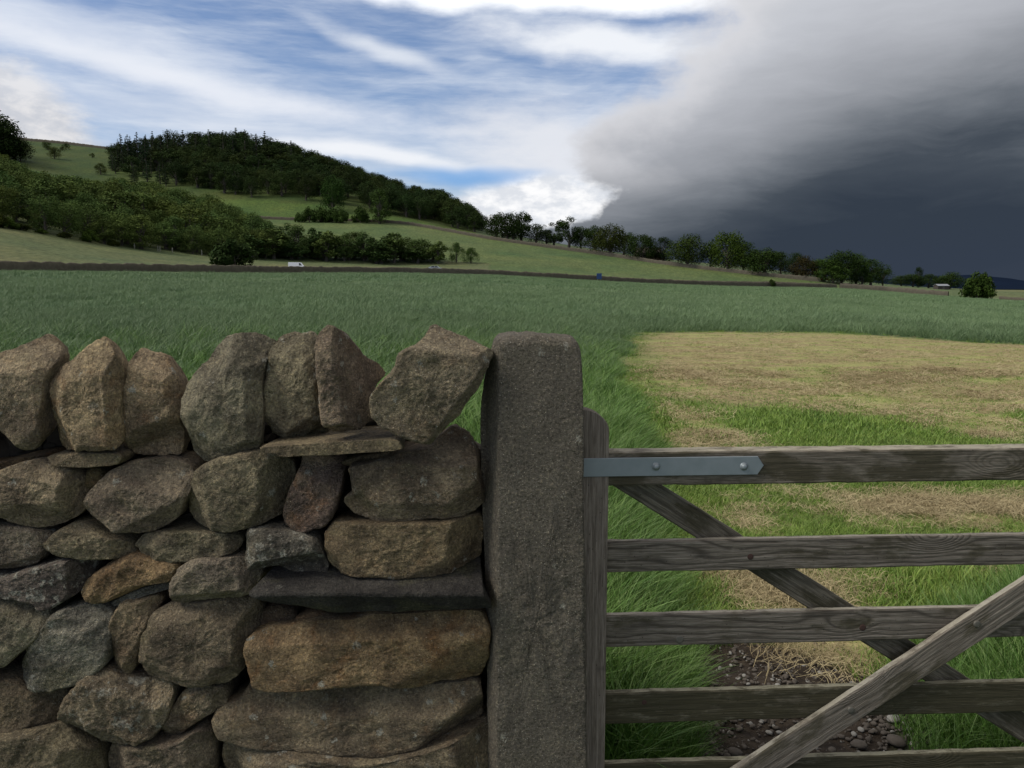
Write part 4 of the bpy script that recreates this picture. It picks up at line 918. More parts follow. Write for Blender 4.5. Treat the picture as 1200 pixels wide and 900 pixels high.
# galvanised strap hinge
def hinge():
    u0, zt = gl(676, 535.5, -0.006); _, zb = gl(676, 559, -0.006); u1, zm = gl(895, 545, -0.006); L = u1 - u0; H = 0.0535; T = 0.006; e = 0.0012
    zc = (gl(700, 547.3, -.006)[1] + gl(880, 546, -.006)[1]) / 2
    out = [(0, -H / 2), (L - .018, -H / 2), (L, 0), (L - .018, H / 2), (0, H / 2)]
    inn = [(0, -H / 2 + e), (L - .018 - e * .4, -H / 2 + e), (L - e * 1.3, 0), (L - .018 - e * .4, H / 2 - e), (0, H / 2 - e)]
    V = [(x, e, z) for x, z in out] + [(x, 0, z) for x, z in inn] + [(x, T, z) for x, z in out]; n = 5
    Fs = [[5, 6, 7, 8, 9], [14, 13, 12, 11, 10]] + [[i, (i + 1) % n, n + (i + 1) % n, n + i] for i in range(n)] + [[i, 2 * n + i, 2 * n + (i + 1) % n, (i + 1) % n] for i in range(n)]
    h = obj('hinge_strap', mk('hinge_strap', V, Fs, METAL), gate); h.location = (u0, -0.0075, zc)
    for px in (769, 872):
        ub, zb_ = gl(px, 547, -0.01); V = [(0, -0.0078, 0)]; nu = 20
        prof = [(.003, -.0075), (.0058, -.0062), (.0078, -.0038), (.0086, -.001), (.0088, .001), (.0118, .0012), (.0118, .003)]
        for r, y_ in prof:
            for i in range(nu): V.append((r * math.cos(6.283 * i / nu), y_, r * math.sin(6.283 * i / nu)))
        Fs = [(0, 1 + i, 1 + (i + 1) % nu) for i in range(nu)] + [(1 + j * nu + i, 1 + (j + 1) * nu + i, 1 + (j + 1) * nu + (i + 1) % nu, 1 + j * nu + (i + 1) % nu) for j in range(len(prof) - 1) for i in range(nu)]
        bo = obj('bolt', mk('bolt', V, Fs, METAL, True), h); bo.location = (ub - u0, -0.003, gl(px, 546.8, -0.01)[1] - zc)
hinge()
def stud(px, py, off, r, mat, parent, depth=0.0012, ring=False):
    u, z = gl(px, py, off); nu = 18; V = [(0, -depth, 0)]; prof = [(r * .6, -depth), (r * .92, -depth * .8), (r, 0.002)]
    for rr, y_ in prof:
        for i in range(nu): V.append((rr * math.cos(6.283 * i / nu), y_, rr * math.sin(6.283 * i / nu)))
    Fs = [(0, 1 + i, 1 + (i + 1) % nu) for i in range(nu)] + [(1 + j * nu + i, 1 + (j + 1) * nu + i, 1 + (j + 1) * nu + (i + 1) % nu, 1 + j * nu + (i + 1) % nu) for j in range(len(prof) - 1) for i in range(nu)]
    o = obj('bolt', mk('bolt', V, Fs, mat, True), parent)
    M_ = parent.matrix_local.inverted() @ Matrix.Translation((u, off, z)); o.matrix_local = M_
    return o
bpy.context.view_layer.update()
OLD = simple('dull_zinc', (0.13, 0.12, 0.10), 0.6, 0.3, 0.3, 200)
stud(879.5, 652.5, 0.022, .0095, RUST, R2); stud(1011, 735.5, 0.022, .0105, RUST, R3)
stud(796.5, 749.5, 0.022, .0125, OLD, R3, 0.002); stud(997, 832, -0.006, .0105, OLD, BF, 0.004); stud(1144.5, 731, -0.006, .011, OLD, BF, 0.004)
stud(755, 823, 0.022, .008, RUST, R4)

# ------------------------------------------------------------------ trees
def m_leaf(name, lo, hi, scale=0.35):
    m, n, b = mat_new(name)
    P = n.n('ShaderNodeTexCoord').outputs['Object']; oi = n.n('ShaderNodeObjectInfo'); rnd = oi.outputs['Random']
    P2 = n.v('ADD', P, n.xyz(n.m('MULTIPLY', rnd, 50.0), 0.0, 0.0))
    f = n.m('ADD', n.m('MULTIPLY', n.noise(P2, scale, 4, 0.65), 0.7), n.m('MULTIPLY', n.noise(P2, 2.6, 2, 0.6), 0.3))
    c = n.mix(n.rng(f, 0.34, 0.66, smooth=False), lo, hi)
    c = n.mix(1.0, c, oi.outputs['Color'], 'MULTIPLY')
    n.put(b.inputs['Base Color'], c); b.inputs['Roughness'].default_value = 0.75; b.inputs['Specular IOR Level'].default_value = 0.04
    return m
LEAF = m_leaf('broadleaf_foliage', (0.022, 0.040, 0.011), (0.066, 0.100, 0.027))
NEEDLE = m_leaf('needle_foliage', (0.016, 0.028, 0.014), (0.040, 0.062, 0.024))
BARK = simple('bark', (0.07, 0.06, 0.05), 0.9, 0, 0.4, 3.0)
BARK_PALE = simple('pale_bark', (0.26, 0.25, 0.21), 0.85, 0, 0.3, 3.0)

def tube(V, Fs, p0, p1, r0, r1, nu=7, seg=3, wob=0.0, r=None):
    p0, p1 = np.array(p0, float), np.array(p1, float); d = p1 - p0; d /= np.linalg.norm(d) + 1e-9
    a = np.cross(d, [0.3, 0.2, 1.0] if abs(d[2]) < .9 else [1, 0, 0]); a /= np.linalg.norm(a); b = np.cross(d, a); base = len(V)
    for k in range(seg + 1):
        t = k / seg; c = p0 + (p1 - p0) * t
        if r is not None and 0 < k < seg: c = c + r.normal(0, wob, 3)
        rr = r0 + (r1 - r0) * t
        for i in range(nu): V.append(tuple(c + rr * (a * math.cos(6.283 * i / nu) + b * math.sin(6.283 * i / nu))))
    for k in range(seg):
        for i in range(nu): Fs.append((base + k * nu + i, base + k * nu + (i + 1) % nu, base + (k + 1) * nu + (i + 1) % nu, base + (k + 1) * nu + i))

def leaf_cloud(centres, radii, per, size, r, mat, name, flat=0.8):
    """many small leaf-sized faces through each lobe's volume, thicker towards its skin"""
    n = len(centres) * per
    c = np.repeat(centres, per, 0); R = np.repeat(radii, per)
    d = r.normal(size=(n, 3)); d /= np.linalg.norm(d, axis=1)[:, None]
    rad = R * np.clip(r.uniform(0.25, 1.0, n) ** 0.45 + r.normal(0, 0.07, n), 0, 1.25)
    p = c + d * rad[:, None] * np.array([1, 1, flat])
    u = r.normal(size=(n, 3)); u = u - 0.55 * d * np.sum(u * d, 1)[:, None]; u /= np.linalg.norm(u, axis=1)[:, None]
    v = np.cross(u, d + 0.5 * r.normal(size=(n, 3))); v /= np.linalg.norm(v, axis=1)[:, None] + 1e-9
    s = size * r.uniform(0.55, 1.3, n)[:, None]
    V = np.stack([p - u * s * .5, p + v * s * .32, p + u * s * .5, p - v * s * .32], 1).reshape(-1, 3)
    Fq = np.arange(n * 4).reshape(n, 4)
    return mk(name, V, Fq, mat)

def make_broad(H, Wd, trunk_h, lobes, per, size, seed, mat=LEAF, bark=BARK, shape='round'):
    r = np.random.default_rng(seed); V, Fs = [], []
    tr = H * 0.028; top = trunk_h + (H - trunk_h) * 0.45
    tube(V, Fs, (0, 0, -0.5), (0, 0, top), tr * 1.3, tr * 0.5, 8, 4, 0.05 * H * .2, r)
    cen, rad = [], []
    ch = H - trunk_h
    for i in range(lobes):
        t = r.uniform(0.0, 1.0)
        env = {'round': math.sqrt(max(0, 1 - (2 * t - 0.72) ** 2 / 1.75)), 'tall': math.sin(math.pi * min(1, t * 0.85 + 0.12)) ** 0.7, 'bush': math.sqrt(max(0.02, 1 - t ** 2))}[shape]
        a = r.uniform(0, 6.283); q = math.sqrt(r.uniform(0.12, 1.0)) * env
        rr = Wd * 0.5 * r.uniform(0.24, 0.40)
        x, y_ = q * (Wd * .5 - rr * .6) * math.cos(a), q * (Wd * .5 - rr * .6) * math.sin(a)
        z = trunk_h + rr * .6 + t * (ch - rr * 1.5)
        cen.append((x, y_, z)); rad.append(rr)
        if i % 2 == 0: tube(V, Fs, (0, 0, min(top, trunk_h * .7 + t * ch * .35)), (x * .8, y_ * .8, z), tr * 0.42, tr * 0.10, 5, 3, 0.12, r)
    lc = leaf_cloud(np.array(cen), np.array(rad), per, size, r, mat, 'crown', 1.05)
    tm = mk('trunk', V, Fs, bark, True)
    return tm, lc
def make_conifer(H, Wd, seed):
    r = np.random.default_rng(seed); V, Fs = [], []
    tube(V, Fs, (0, 0, -0.5), (0, 0, H * .97), H * .022, 0.04, 7, 4)
    cen, rad = [], []
    nl = 20
    for k in range(nl):
        t = k / (nl - 1); z = H * (0.16 + 0.82 * t); R = Wd * .5 * (1 - t) ** 0.8 * r.uniform(.75, 1.15) + 0.12
        for j in range(max(2, int(6 * (1 - t)) + 1)):
            a = r.uniform(0, 6.283); cen.append((R * .62 * math.cos(a), R * .62 * math.sin(a), z - R * .15)); rad.append(R * .45 + .1)
            if j < 3: tube(V, Fs, (0, 0, z), (R * math.cos(a), R * math.sin(a), z - R * .2), .06, .02, 4, 1)
    lc = leaf_cloud(np.array(cen), np.array(rad), 34, 0.42, r, NEEDLE, 'crown', .35)
    return mk('trunk', V, Fs, BARK, True), lc

KB = [make_broad(13, 12, 0.9, 38, 135, 0.42, s) for s in range(4)]
KT = [make_broad(14, 9, 0.8, 34, 125, 0.42, 20 + s, shape='tall') for s in range(3)]
KY = [make_broad(8, 5.0, 0.5, 22, 75, 0.45, 40 + s, shape='tall') for s in range(3)]
KC = [make_conifer(17, 5.5, 60 + s) for s in range(3)]
KS = [make_broad(3.2, 4.6, 0.1, 20, 120, 0.34, 80 + s, shape='bush') for s in range(2)]
KO = [make_broad(14, 14, 1.3, 52, 120, 0.52, 100 + s) for s in range(4)]          # open grown, better resolved
KG = [make_broad(14, 10, 2.2, 17, 190, 0.5, 120 + s) for s in range(2)]         # gappy open crowns

def plant(kind, name, X, Y, h, w=None, label=None, cat='tree', group=None, tint=(1, 1, 1), rz=None, H0_=None, sink=0.0, lean=0.0):
    tm, lc = kind
    zs = [v.co.z for v in lc.vertices]
    return None
BH = {}
def kind_dims(k):
    key = k[1].name
    if key not in BH:
        co = np.zeros(len(k[1].vertices) * 3, np.float32); k[1].vertices.foreach_get('co', co); co = co.reshape(-1, 3)
        BH[key] = (float(np.percentile(co[:, 2], 99.6)), float(np.percentile(np.abs(co[:, 0]), 98) * 2))
    return BH[key]
def plant(kind, name, X, Y, h, w=None, label=None, cat='tree', group=None, tint=(1, 1, 1), rz=None, sink=0.0):
    kh, kw = kind_dims(kind); s = h / kh; sw = s if w is None else w / kw
    root = empty(name, (X, Y, float(tz(X, Y)[0]) - sink), random.uniform(0, 6.283) if rz is None else rz); root.scale = (sw, sw, s)
    for nm, me in (('trunk', kind[0]), ('crown', kind[1])):
        o = obj(nm, me, root)
        if nm == 'crown': o.color = (*tint, 1)
    tag(root, label, cat, group); return root
def plant_px(kind, name, px, base_py_unused, Y, top_py, wpx, **kw):
    """a tree standing in column px at depth Y whose top reaches row top_py"""
    X = (px - 600) / FH * Y; z0 = float(tz(X, Y)[0]); zt = at(600, top_py, Y)[2]
    return plant(kind, name, X, Y, max(1.0, zt - z0), wpx / FH * Y, **kw)

def rt(a, b): return RNG.uniform(a, b)
def tint(base=1.0, warm=0.0):
    v = base * rt(0.75, 1.3); w = rt(-.12, .16) + warm; return (v * (1 + w), v, v * (1 - w * .6))

# 1. left-hand mixed wood on the slope above the rough verge
cnt = 0; tries = 0; placed = []
while cnt < 290 and tries < 6000:
    tries += 1
    px = rt(-60, 318); f = RNG.uniform() ** 1.25
    yW, yT_ = float(layY('W', px)), float(np.interp(px, [-60, 0, 60, 130, 200, 250, 300, 320], [640, 600, 560, 520, 450, 400, 350, 320]))
    Y = yW + 3 + (yT_ - yW) * f; X = (px - 600) / FH * Y
    if any((X - a) ** 2 + (Y - b) ** 2 < 3.7 ** 2 * (1 + Y / 450) for a, b in placed): continue
    placed.append((X, Y)); front = f < 0.10; k = KB[cnt % 4] if RNG.uniform() < .55 else KT[cnt % 3]
    h = rt(7, 10.5) if front else rt(8.5, 14)
    topmax = np.interp(px, [-60, 0, 20, 60, 100, 150, 200, 235, 262, 300, 330], [100, 168, 183, 200, 208, 206, 207, 212, 236, 250, 262])
    X0 = X; z0 = float(tz(X, Y)[0]); zt = at(600, topmax + rt(0, 8), Y)[2]; h = min(h, zt - z0)
    if h < 4: continue
    plant(k, 'woodland_tree', X, Y, h, h * rt(.8, 1.1), label=('green broadleaf tree in the front row of the lower left wood above the rough verge' if f < .12 else 'green broadleaf tree in the narrowing right end of the lower left wood' if px > 225 else 'green broadleaf tree along the top edge of the lower left wood' if f > .72 else 'green broadleaf tree crowded in the middle of the lower left wood'),
          group=('front row of the lower left wood' if f < .12 else 'right end of the lower left wood' if px > 225 else 'top edge of the lower left wood' if f > .72 else 'middle of the lower left wood'), tint=tint(1.5, .08)); cnt += 1
for i in range(9):
    px = rt(22, 132); Y = float(layY('G', px)) - rt(40, 170); X = (px - 600) / FH * Y
    h = rt(2.5, 6) if Y > 600 else rt(5, 8)
    plant(KB[i % 4], 'hillside_scrub', X, Y, h, h * rt(1.0, 1.3), label='small scrubby tree scattered on the hillside pasture above the lower wood', group='scrub trees on the hillside pasture', tint=tint(1.0, .1))
# 2. the dark wood over the ridge
cnt = 0; tries = 0; placed = []
SKY = ([100, 135, 150, 200, 212, 240, 280, 330, 380, 410, 440, 480, 505, 520, 550, 562, 572], [215, 172, 160, 156, 153, 152, 151, 163, 178, 190, 200, 214, 219, 223, 236, 248, 268])
while cnt < 300 and tries < 9000:
    tries += 1
    px = rt(138, 566); f = RNG.uniform() ** 0.9
    yF, yG = float(layY('F', px)), float(layY('G', px)) + 8
    if px < 232: yF += 20
    Y = yF + 4 + (yG - yF) * f; X = (px - 600) / FH * Y
    if any((X - a) ** 2 + (Y - b) ** 2 < 4.6 ** 2 for a, b in placed): continue
    placed.append((X, Y)); z0 = float(tz(X, Y)[0]); lim = at(600, np.interp(px, *SKY) + rt(0, 9), Y)[2] - z0
    con = (px < 205 and RNG.uniform() < .75) or (px < 330 and f > .5 and RNG.uniform() < .45)
    h = min(rt(12, 17) if f > .3 else rt(10, 14), lim)
    if h < 5: continue
    if f > .6: h = max(h, min(lim, 22))
    k = KC[cnt % 3] if con else (KB[cnt % 4] if RNG.uniform() < .7 else KT[cnt % 3])
    if con: plant(k, 'conifer', X, Y, h, h * rt(.34, .45), label=('dark conifer in the conifer stand at the left end of the ridge wood' if px < 205 else 'dark conifer mixed among broadleaf trees of the ridge wood'), group=('conifer stand at the left end of the ridge wood' if px < 205 else 'conifers mixed into the ridge wood'), tint=tint(1.0))
    else: plant(k, 'hill_tree', X, Y, h, h * rt(.8, 1.1), label=('dark broadleaf tree on the tapering right tail of the ridge wood' if px > 430 else 'dark broadleaf tree at the grassy foot of the ridge wood' if f < .22 else 'dark broadleaf tree on the crest of the ridge wood' if f > .75 else 'dark broadleaf tree deep inside the ridge wood'),
          group=('right tail of the ridge wood' if px > 430 else 'foot of the ridge wood' if f < .22 else 'crest of the ridge wood' if f > .75 else 'inside of the ridge wood'), tint=tint(.62, -.02))
    cnt += 1
for i, (px, top) in enumerate([(150, 157), (158, 158), (169, 155), (178, 160), (187, 154), (196, 158), (204, 152), (222, 153), (236, 155), (252, 152), (268, 153), (283, 150), (293, 152), (306, 157), (316, 154), (346, 165)]):
    plant_px(KC[i % 3], 'conifer', px, 0, 560 + 8 * (i % 3), top, 15 + 3 * (i % 2), label='tall conifer whose pointed top breaks the skyline of the ridge wood', group='conifers on the ridge skyline', tint=tint(.9))
# left edge cluster at the top of the hill
for i, (px, top, w) in enumerate([(-6, 132, 60), (10, 143, 46), (26, 160, 34), (-34, 122, 80)]):
    plant_px(KO[i % 4], 'hilltop_tree', px, 0, 520 + 10 * i, top, w * 1.2, label=['dense dark tree reaching highest at the left edge of the hilltop', 'rounded dark tree second from the left edge of the hilltop', 'low dark tree where the hilltop clump meets the pasture wall', 'large dark tree furthest out on the left hilltop'][i], tint=(.5, .52, .5))
# 3. young roadside trees
yr = [(296, 276, 22), (308, 270, 20), (322, 268, 20), (335, 262, 18), (350, 264, 18), (359, 275, 20), (372, 268, 16), (384, 271, 18), (394, 278, 18), (404, 273, 15), (415, 272, 18), (428, 272, 17), (441, 279, 18), (453, 277, 17), (462, 273, 16), (474, 278, 18), (486, 281, 18), (497, 280, 16), (508, 288, 18), (514, 283, 13), (303, 285, 20), (343, 282, 20), (365, 285, 18), (410, 286, 18), (447, 287, 18), (470, 288, 18), (490, 290, 16), (328, 285, 20), (380, 287, 18), (430, 287, 16)]
for i, (px, top, w) in enumerate(yr):
    plant_px((KY + KT)[i % 6], 'roadside_tree', px, 0, float(layY('W', px)) + 3 + (i * 7 % 12), top, w * 1.7, label='slender young tree in the belt along the roadside wall', group='young trees of the roadside belt', tint=tint(1.15))
for px, top, w, lab in ((535, 284, 18, 'rounder left tree of the pair ending the roadside belt'), (552, 290, 18, 'lower right tree of the pair ending the roadside belt')):
    plant_px(KB[1], 'roadside_tree', px, 0, 298, top, w, label=lab, tint=(.8, .95, .7))
plant_px(KS[0], 'dark_bush', 276, 0, float(layY('A', 276)) + 22, 281, 48, label='lone dark round bush standing on the rough verge', cat='bush', tint=(.45, .5, .45))
# bushes on the small field wall and a standing tree there
for i, (px, top, w, Yo) in enumerate([(365, 243, 20, 0), (378, 242, 22, 3), (392, 244, 22, 2), (402, 244, 16, 0), (424, 242, 22, 2), (352, 249, 10, 0)]):
    plant_px(KS[i % 2], 'hedge_bush', px, 0, 418 + Yo, top, w, label='rounded green bush along the wall below the dark wood', cat='bush', group='bushes on the upper field wall', tint=(.8, .85, .7))
plant_px(KT[1], 'field_tree', 446, 0, 420, 222, 26, label='upright olive green tree in front of the dark wood beside the upper field wall', tint=(1.0, 1.05, .9))
plant_px(KO[2], 'field_tree', 392, 0, 448, 207, 30, label='broad green tree with a pale bare trunk at the foot of the dark wood', tint=(.62, .8, .6))
# 4. ridge trees to the right (individually)
RT = [
 (594, 250, 32, 'O', 'dark dense tree at the left end of the ridge row', (.5, .52, .5)), (582, 252, 20, 'B', 'small dark tree touching the left end of the ridge row', (.5, .52, .5)),
 (611, 249, 17, 'G', 'tall narrow dark tree beside the first ridge clump', (.5, .52, .5)), (602, 262, 26, 'B', 'low dark tree under the first ridge clump', (.45, .5, .45)),
 (628, 263, 22, 'B', 'low rounded dark tree between two taller ridge trees', (.5, .52, .5)), (649, 262, 18, 'G', 'dark tree left of the tallest airy ridge tree', (.5, .54, .5)),
 (666, 256, 20, 'G', 'tall airy tree with sky showing through its crown', (.55, .6, .5)), (680, 268, 16, 'B', 'small tree right of the tall airy ridge tree', (.5, .55, .5)),
 (640, 270, 16, 'B', 'lowest dark tree in the gap of the ridge row', (.45, .5, .45)),
 (696, 266, 20, 'O', 'green tree at the left of the broad ridge clump', (.6, .65, .5)), (714, 264, 30, 'O', 'brownish green tree in the middle of the broad ridge clump', (.72, .58, .42)),
 (731, 274, 20, 'B', 'paler tree at the right of the broad ridge clump', (.7, .75, .6)), (750, 276, 26, 'O', 'spreading dark tree in front of the stone barn', (.5, .55, .45)),
 (777, 279, 17, 'T', 'narrow dark tree right of the stone barn', (.42, .46, .42)), (805, 276, 34, 'O', 'broad rounded tree on the upper wall right of the barn', (.72, .70, .48)),
 (832, 289, 16, 'B', 'small tree between two large rounded ridge trees', (.5, .55, .45)), (852, 273, 34, 'O', 'tallest light green tree on the right of the ridge', (.9, .9, .5)),
 (870, 284, 20, 'O', 'dark tree crowding behind the tallest light green tree', (.5, .58, .4)), (884, 294, 16, 'B', 'low shaded tree in the gap right of the tallest tree', (.45, .5, .42)),
 (896, 292, 32, 'O', 'wide spreading dark tree with a thin dark trunk', (.55, .62, .45)), (914, 296, 18, 'B', 'right half of the wide spreading pair of trees', (.55, .6, .45)),
 (932, 297, 18, 'B', 'dark green tree left of the copper beech', (.45, .5, .42)), (943, 301, 24, 'O', 'dark purple copper beech tree', (.8, .42, .55)),
 (966, 302, 26, 'O', 'green tree at the left of the farm clump', (.75, .85, .55)), (986, 295, 28, 'O', 'tallest dark tree of the farm clump', (.45, .52, .4)),
 (1003, 298, 24, 'B', 'rounded tree right of centre in the farm clump', (.65, .75, .5)), (1020, 305, 26, 'B', 'low sloping tree at the right of the farm clump', (.6, .7, .5)), (1034, 314, 16, 'B', 'smallest tree at the right end of the farm clump', (.55, .62, .45)),
 (976, 312, 26, 'B', 'bushy pale tree low in front of the farm clump', (1.0, 1.1, .8)), (1010, 314, 20, 'B', 'low bushy tree in front of the farm clump beside the roof', (.6, .7, .5)),
 (1056, 324, 18, 'B', 'low dark bush at the left of the distant hedge clump', (.6, .65, .5)), (1076, 314, 8, 'T', 'thin upright tree standing above the distant hedge clump', (.4, .45, .4)),
 (1070, 322, 22, 'B', 'bushy tree below the thin upright tree', (.6, .65, .5)), (1088, 322, 16, 'B', 'round dark tree left of the low shed', (.6, .66, .5)),
 (1113, 320, 24, 'O', 'broad flat topped tree behind the low shed', (.62, .68, .5)),
]
KM = {'O': KO, 'B': KB, 'G': KG, 'T': KT}
for i, (px, top, w, kd, lab, tn) in enumerate(RT):
    Y = float(layY('B', px)) + (4 if w > 22 else 9 + (i % 3) * 4)
    if px < 700: Y += 10
    if px > 1045: Y = 400
    if px in (976, 1010): Y = float(layY('B', px)) + 1
    plant_px(KM[kd][i % len(KM[kd])], 'ridge_tree', px, 0, Y, top - 1, w * 1.42, label=lab, cat='tree', tint=tn)
plant_px(KS[1], 'windswept_bush', 1146, 0, 250, 319.5, 33, label='large dark hawthorn bush alone at the right side of the field', cat='bush', tint=(.75, .8, .55))
plant_px(KS[0], 'windswept_bush', 1152, 0, 252, 320.5, 22, label='dense top of hawthorn leaning behind the large lone bush', cat='bush', tint=(.7, .75, .5))
plant_px(KS[0], 'wall_bush', 904, 0, 288, 327.5, 11, label='tiny bush growing on the far field wall under the ridge', cat='bush', tint=(.6, .6, .5))
# scrub at the front edge of the lower wood
for i, (px, top, w) in enumerate([(30, 262, 22), (52, 268, 14), (80, 272, 16), (108, 268, 18), (135, 281, 14), (15, 254, 20), (0, 248, 22)]):
    plant_px(KS[i % 2], 'scrub_bush', px, 0, float(layY('W', px)) + 1.5, top, w, label='low scrub bush at the grassy foot of the lower left wood', cat='bush', group='scrub at the foot of the lower left wood', tint=(1.1, 1.1, .7) if i % 2 else (.9, .7, .5))

# ------------------------------------------------------------------ far dry stone walls
FARW = simple('far_wall_stone', (0.10, 0.088, 0.066), 0.95, 0, 0.45, 1.4, 0.1)
def far_wall(label, pts, h, t=0.7, seed=0, dy=0.0, name='field_wall'):
    """pts: (px, depth) pairs"""
    P = np.array([((px - 600) / FH * Y, Y) for px, Y in pts]); d = np.concatenate([[0], np.cumsum(np.linalg.norm(np.diff(P, axis=0), axis=1))])
    n = max(8, int(d[-1] / 0.9)); u = np.linspace(0, d[-1], n); X = np.interp(u, d, P[:, 0]); Y = np.interp(u, d, P[:, 1]) + dy
    Z = tz(X, Y); tn = np.gradient(np.stack([X, Y], 1), axis=0); tn /= np.linalg.norm(tn, axis=1)[:, None]; nx, ny = -tn[:, 1], tn[:, 0]
    r = np.random.default_rng(seed); hh = h * (1 + 0.10 * r.uniform(-1, 1, n) + 0.15 * fbm(np.stack([u * .05, u * 0, u * 0], 1), 3, seed))
    V = []
    for s, z in ((-1, -0.4), (-0.85, .5), (-.7, .9), (-.35, 1.0), (.35, 1.0), (.7, .9), (.85, .5), (1, -0.4)):
        jit = 0.08 * r.normal(size=n); V.append(np.stack([X + nx * (s * t / 2 + jit * .5), Y + ny * (s * t / 2 + jit * .5), Z + np.where(z < 0, -0.4, z * hh + jit * 0.5)], 1))
    k = len(V); V = np.stack(V, 1).reshape(-1, 3)
    Fs = np.array([[i * k + j, (i + 1) * k + j, (i + 1) * k + j + 1, i * k + j + 1] for i in range(n - 1) for j in range(k - 1)])
    o = obj(name, mk(name, V, Fs, FARW)); tag(o, label, 'wall'); return o
pA = np.arange(-200, 985, 20)
far_wall('long low dark stone wall across the far end of the grass field', [(p, float(layY('A', p))) for p in pA], 1.35, seed=1)
pB = np.arange(300, 962, 12)
far_wall('dark stone wall along the top of the second field under the ridge trees', [(p, float(layY('B', p))) for p in pB], 1.5, seed=2)
far_wall('broad dark wall slanting down from the farm clump towards the right', [(984, 300), (1010, 298), (1040, 296), (1070, 290), (1100, 284), (1112, 282)], 1.7, t=1.4, seed=3)
far_wall('thin dark wall on the hilltop skyline at upper left', [(p, float(layY('G', p)) - 2) for p in np.arange(18, 150, 10)], 2.0, t=1.2, seed=4)
far_wall('short low wall at the right edge below the bank', [(1172, 262), (1195, 258), (1230, 250), (1300, 240)], 1.0, t=1.0, seed=5)
far_wall('second dark wall line close behind the far field wall at the right', [(700, 262), (760, 272), (830, 286), (900, 300), (968, 306)], 0.8, seed=6)

# road behind the wall
def road():
    p = np.arange(110, 760, 10); rows = []
    for q in p:
        for k in (5.0, 11.0): Y = float(layY('A', q)) + k; X = (q - 600) / FH * Y; rows.append((X, Y, float(tz(X, Y)[0]) + 0.38))
    Fs = np.array([[2 * i, 2 * i + 2, 2 * i + 3, 2 * i + 1] for i in range(len(p) - 1)])
    tag(obj('road', mk('road', rows, Fs, simple('asphalt', (.05, .05, .05), .9, 0, .2, 2.0))), 'narrow road behind the far field wall', 'road', kind='structure')
road()

# ------------------------------------------------------------------ vehicles, sign, barn, shed, pole
GLASS = simple('dark_glass', (0.02, 0.025, 0.03), 0.1, 0, .1, 1, .6); TYRE = simple('tyre_rubber', (0.02, 0.02, 0.02), .8); WHEEL = simple('wheel_steel', (.35, .35, .36), .4, .6)
LAMP = simple('lamp_lens', (.7, .7, .65), .2)
def prism(name, prof, y0, y1, mat, parent, inset=0.0):
    n = len(prof); e = 0.05; V = [(x, y0, z) for x, z in prof] + [(x, y1, z) for x, z in prof]
    Fs = [list(range(n)), list(range(n, 2 * n))[::-1]] + [[i, n + i, n + (i + 1) % n, (i + 1) % n] for i in range(n)]
    me = mk(name, V, Fs, mat)
    import bmesh
    bm = bmesh.new(); bm.from_mesh(me); bmesh.ops.recalc_face_normals(bm, faces=bm.faces)
    bmesh.ops.bevel(bm, geom=[ed for ed in bm.edges], offset=0.03 if mat not in (GLASS,) else 0.004, segments=2, affect='EDGES', clamp_overlap=True)
    bm.to_mesh(me); bm.free(); return obj(name, me, parent)
def wheel(x, y, r, parent):
    V, Fs = [], []; nu = 20
    for yy, rr in ((-.1, r * .85), (-.1, r), (.1, r), (.1, r * .85)):
        for i in range(nu): V.append((rr * math.cos(6.283 * i / nu), yy, rr * math.sin(6.283 * i / nu)))
    for k in range(3):
        for i in range(nu): Fs.append((k * nu + i, k * nu + (i + 1) % nu, (k + 1) * nu + (i + 1) % nu, (k + 1) * nu + i))
    Fs += [tuple(range(nu))[::-1], tuple(range(3 * nu, 4 * nu))]
    w = obj('wheel', mk('wheel', V, Fs, TYRE), parent, (x, y, r))
    V = [(rr * math.cos(6.283 * i / 16), yy, rr * math.sin(6.283 * i / 16)) for yy, rr in ((-.115, r * .6), (.115, r * .6)) for i in range(16)]
    Fs = [tuple(range(16))[::-1], tuple(range(16, 32))] + [(i, (i + 1) % 16, 16 + (i + 1) % 16, 16 + i) for i in range(16)]
    obj('rim', mk('rim', V, Fs, WHEEL), w)
def vehicle(name, label, cat, px, Y, paint, body, glass, L, Wd, wheels, wr, rz=0.0, lift=0.0, sc_=1.0):
    X = (px - 600) / FH * Y; root = empty(name, (X, Y, float(tz(X, Y)[0]) + 0.06 + lift), rz); root.scale = (sc_,) * 3; tag(root, label, cat)
    prism('body', body, -Wd / 2, Wd / 2, paint, root)
    for g in glass: prism('window', g, -Wd / 2 - .012, Wd / 2 + .012, GLASS, root)
    for x in wheels:
        for s in (-1, 1): wheel(x, s * (Wd / 2 - .08), wr, root)
    for s in (-1, 1):
        h = obj('headlight', mk('headlight', [(L / 2 + .01, s * Wd * .36 + a, .72 + b) for a in (-.12, .12) for b in (-.07, .07)] + [(L / 2 - .1, s * Wd * .36 + a, .72 + b) for a in (-.12, .12) for b in (-.07, .07)],
                  [(0, 1, 3, 2), (4, 6, 7, 5), (0, 4, 5, 1), (2, 3, 7, 6), (1, 5, 7, 3), (0, 2, 6, 4)], LAMP), root)
WHITE = simple('white_paint', (.78, .79, .80), .35, 0, .03); SILVER = simple('silver_paint', (.45, .47, .48), .3, .5, .05); RED = simple('red_paint', (.35, .07, .04), .4, 0, .1)
van_body = [(-2.5, .35), (2.45, .35), (2.55, .75), (2.45, 1.15), (1.75, 1.30), (1.15, 2.15), (.9, 2.25), (-2.4, 2.3), (-2.52, 2.1)]
van_glass = [[(1.68, 1.33), (1.14, 2.05), (.75, 2.05), (.75, 1.33)]]
car_body = [(-2.1, .35), (2.1, .35), (2.15, .62), (2.0, .82), (1.05, .95), (.4, 1.42), (-1.0, 1.46), (-1.75, 1.08), (-2.12, .95)]
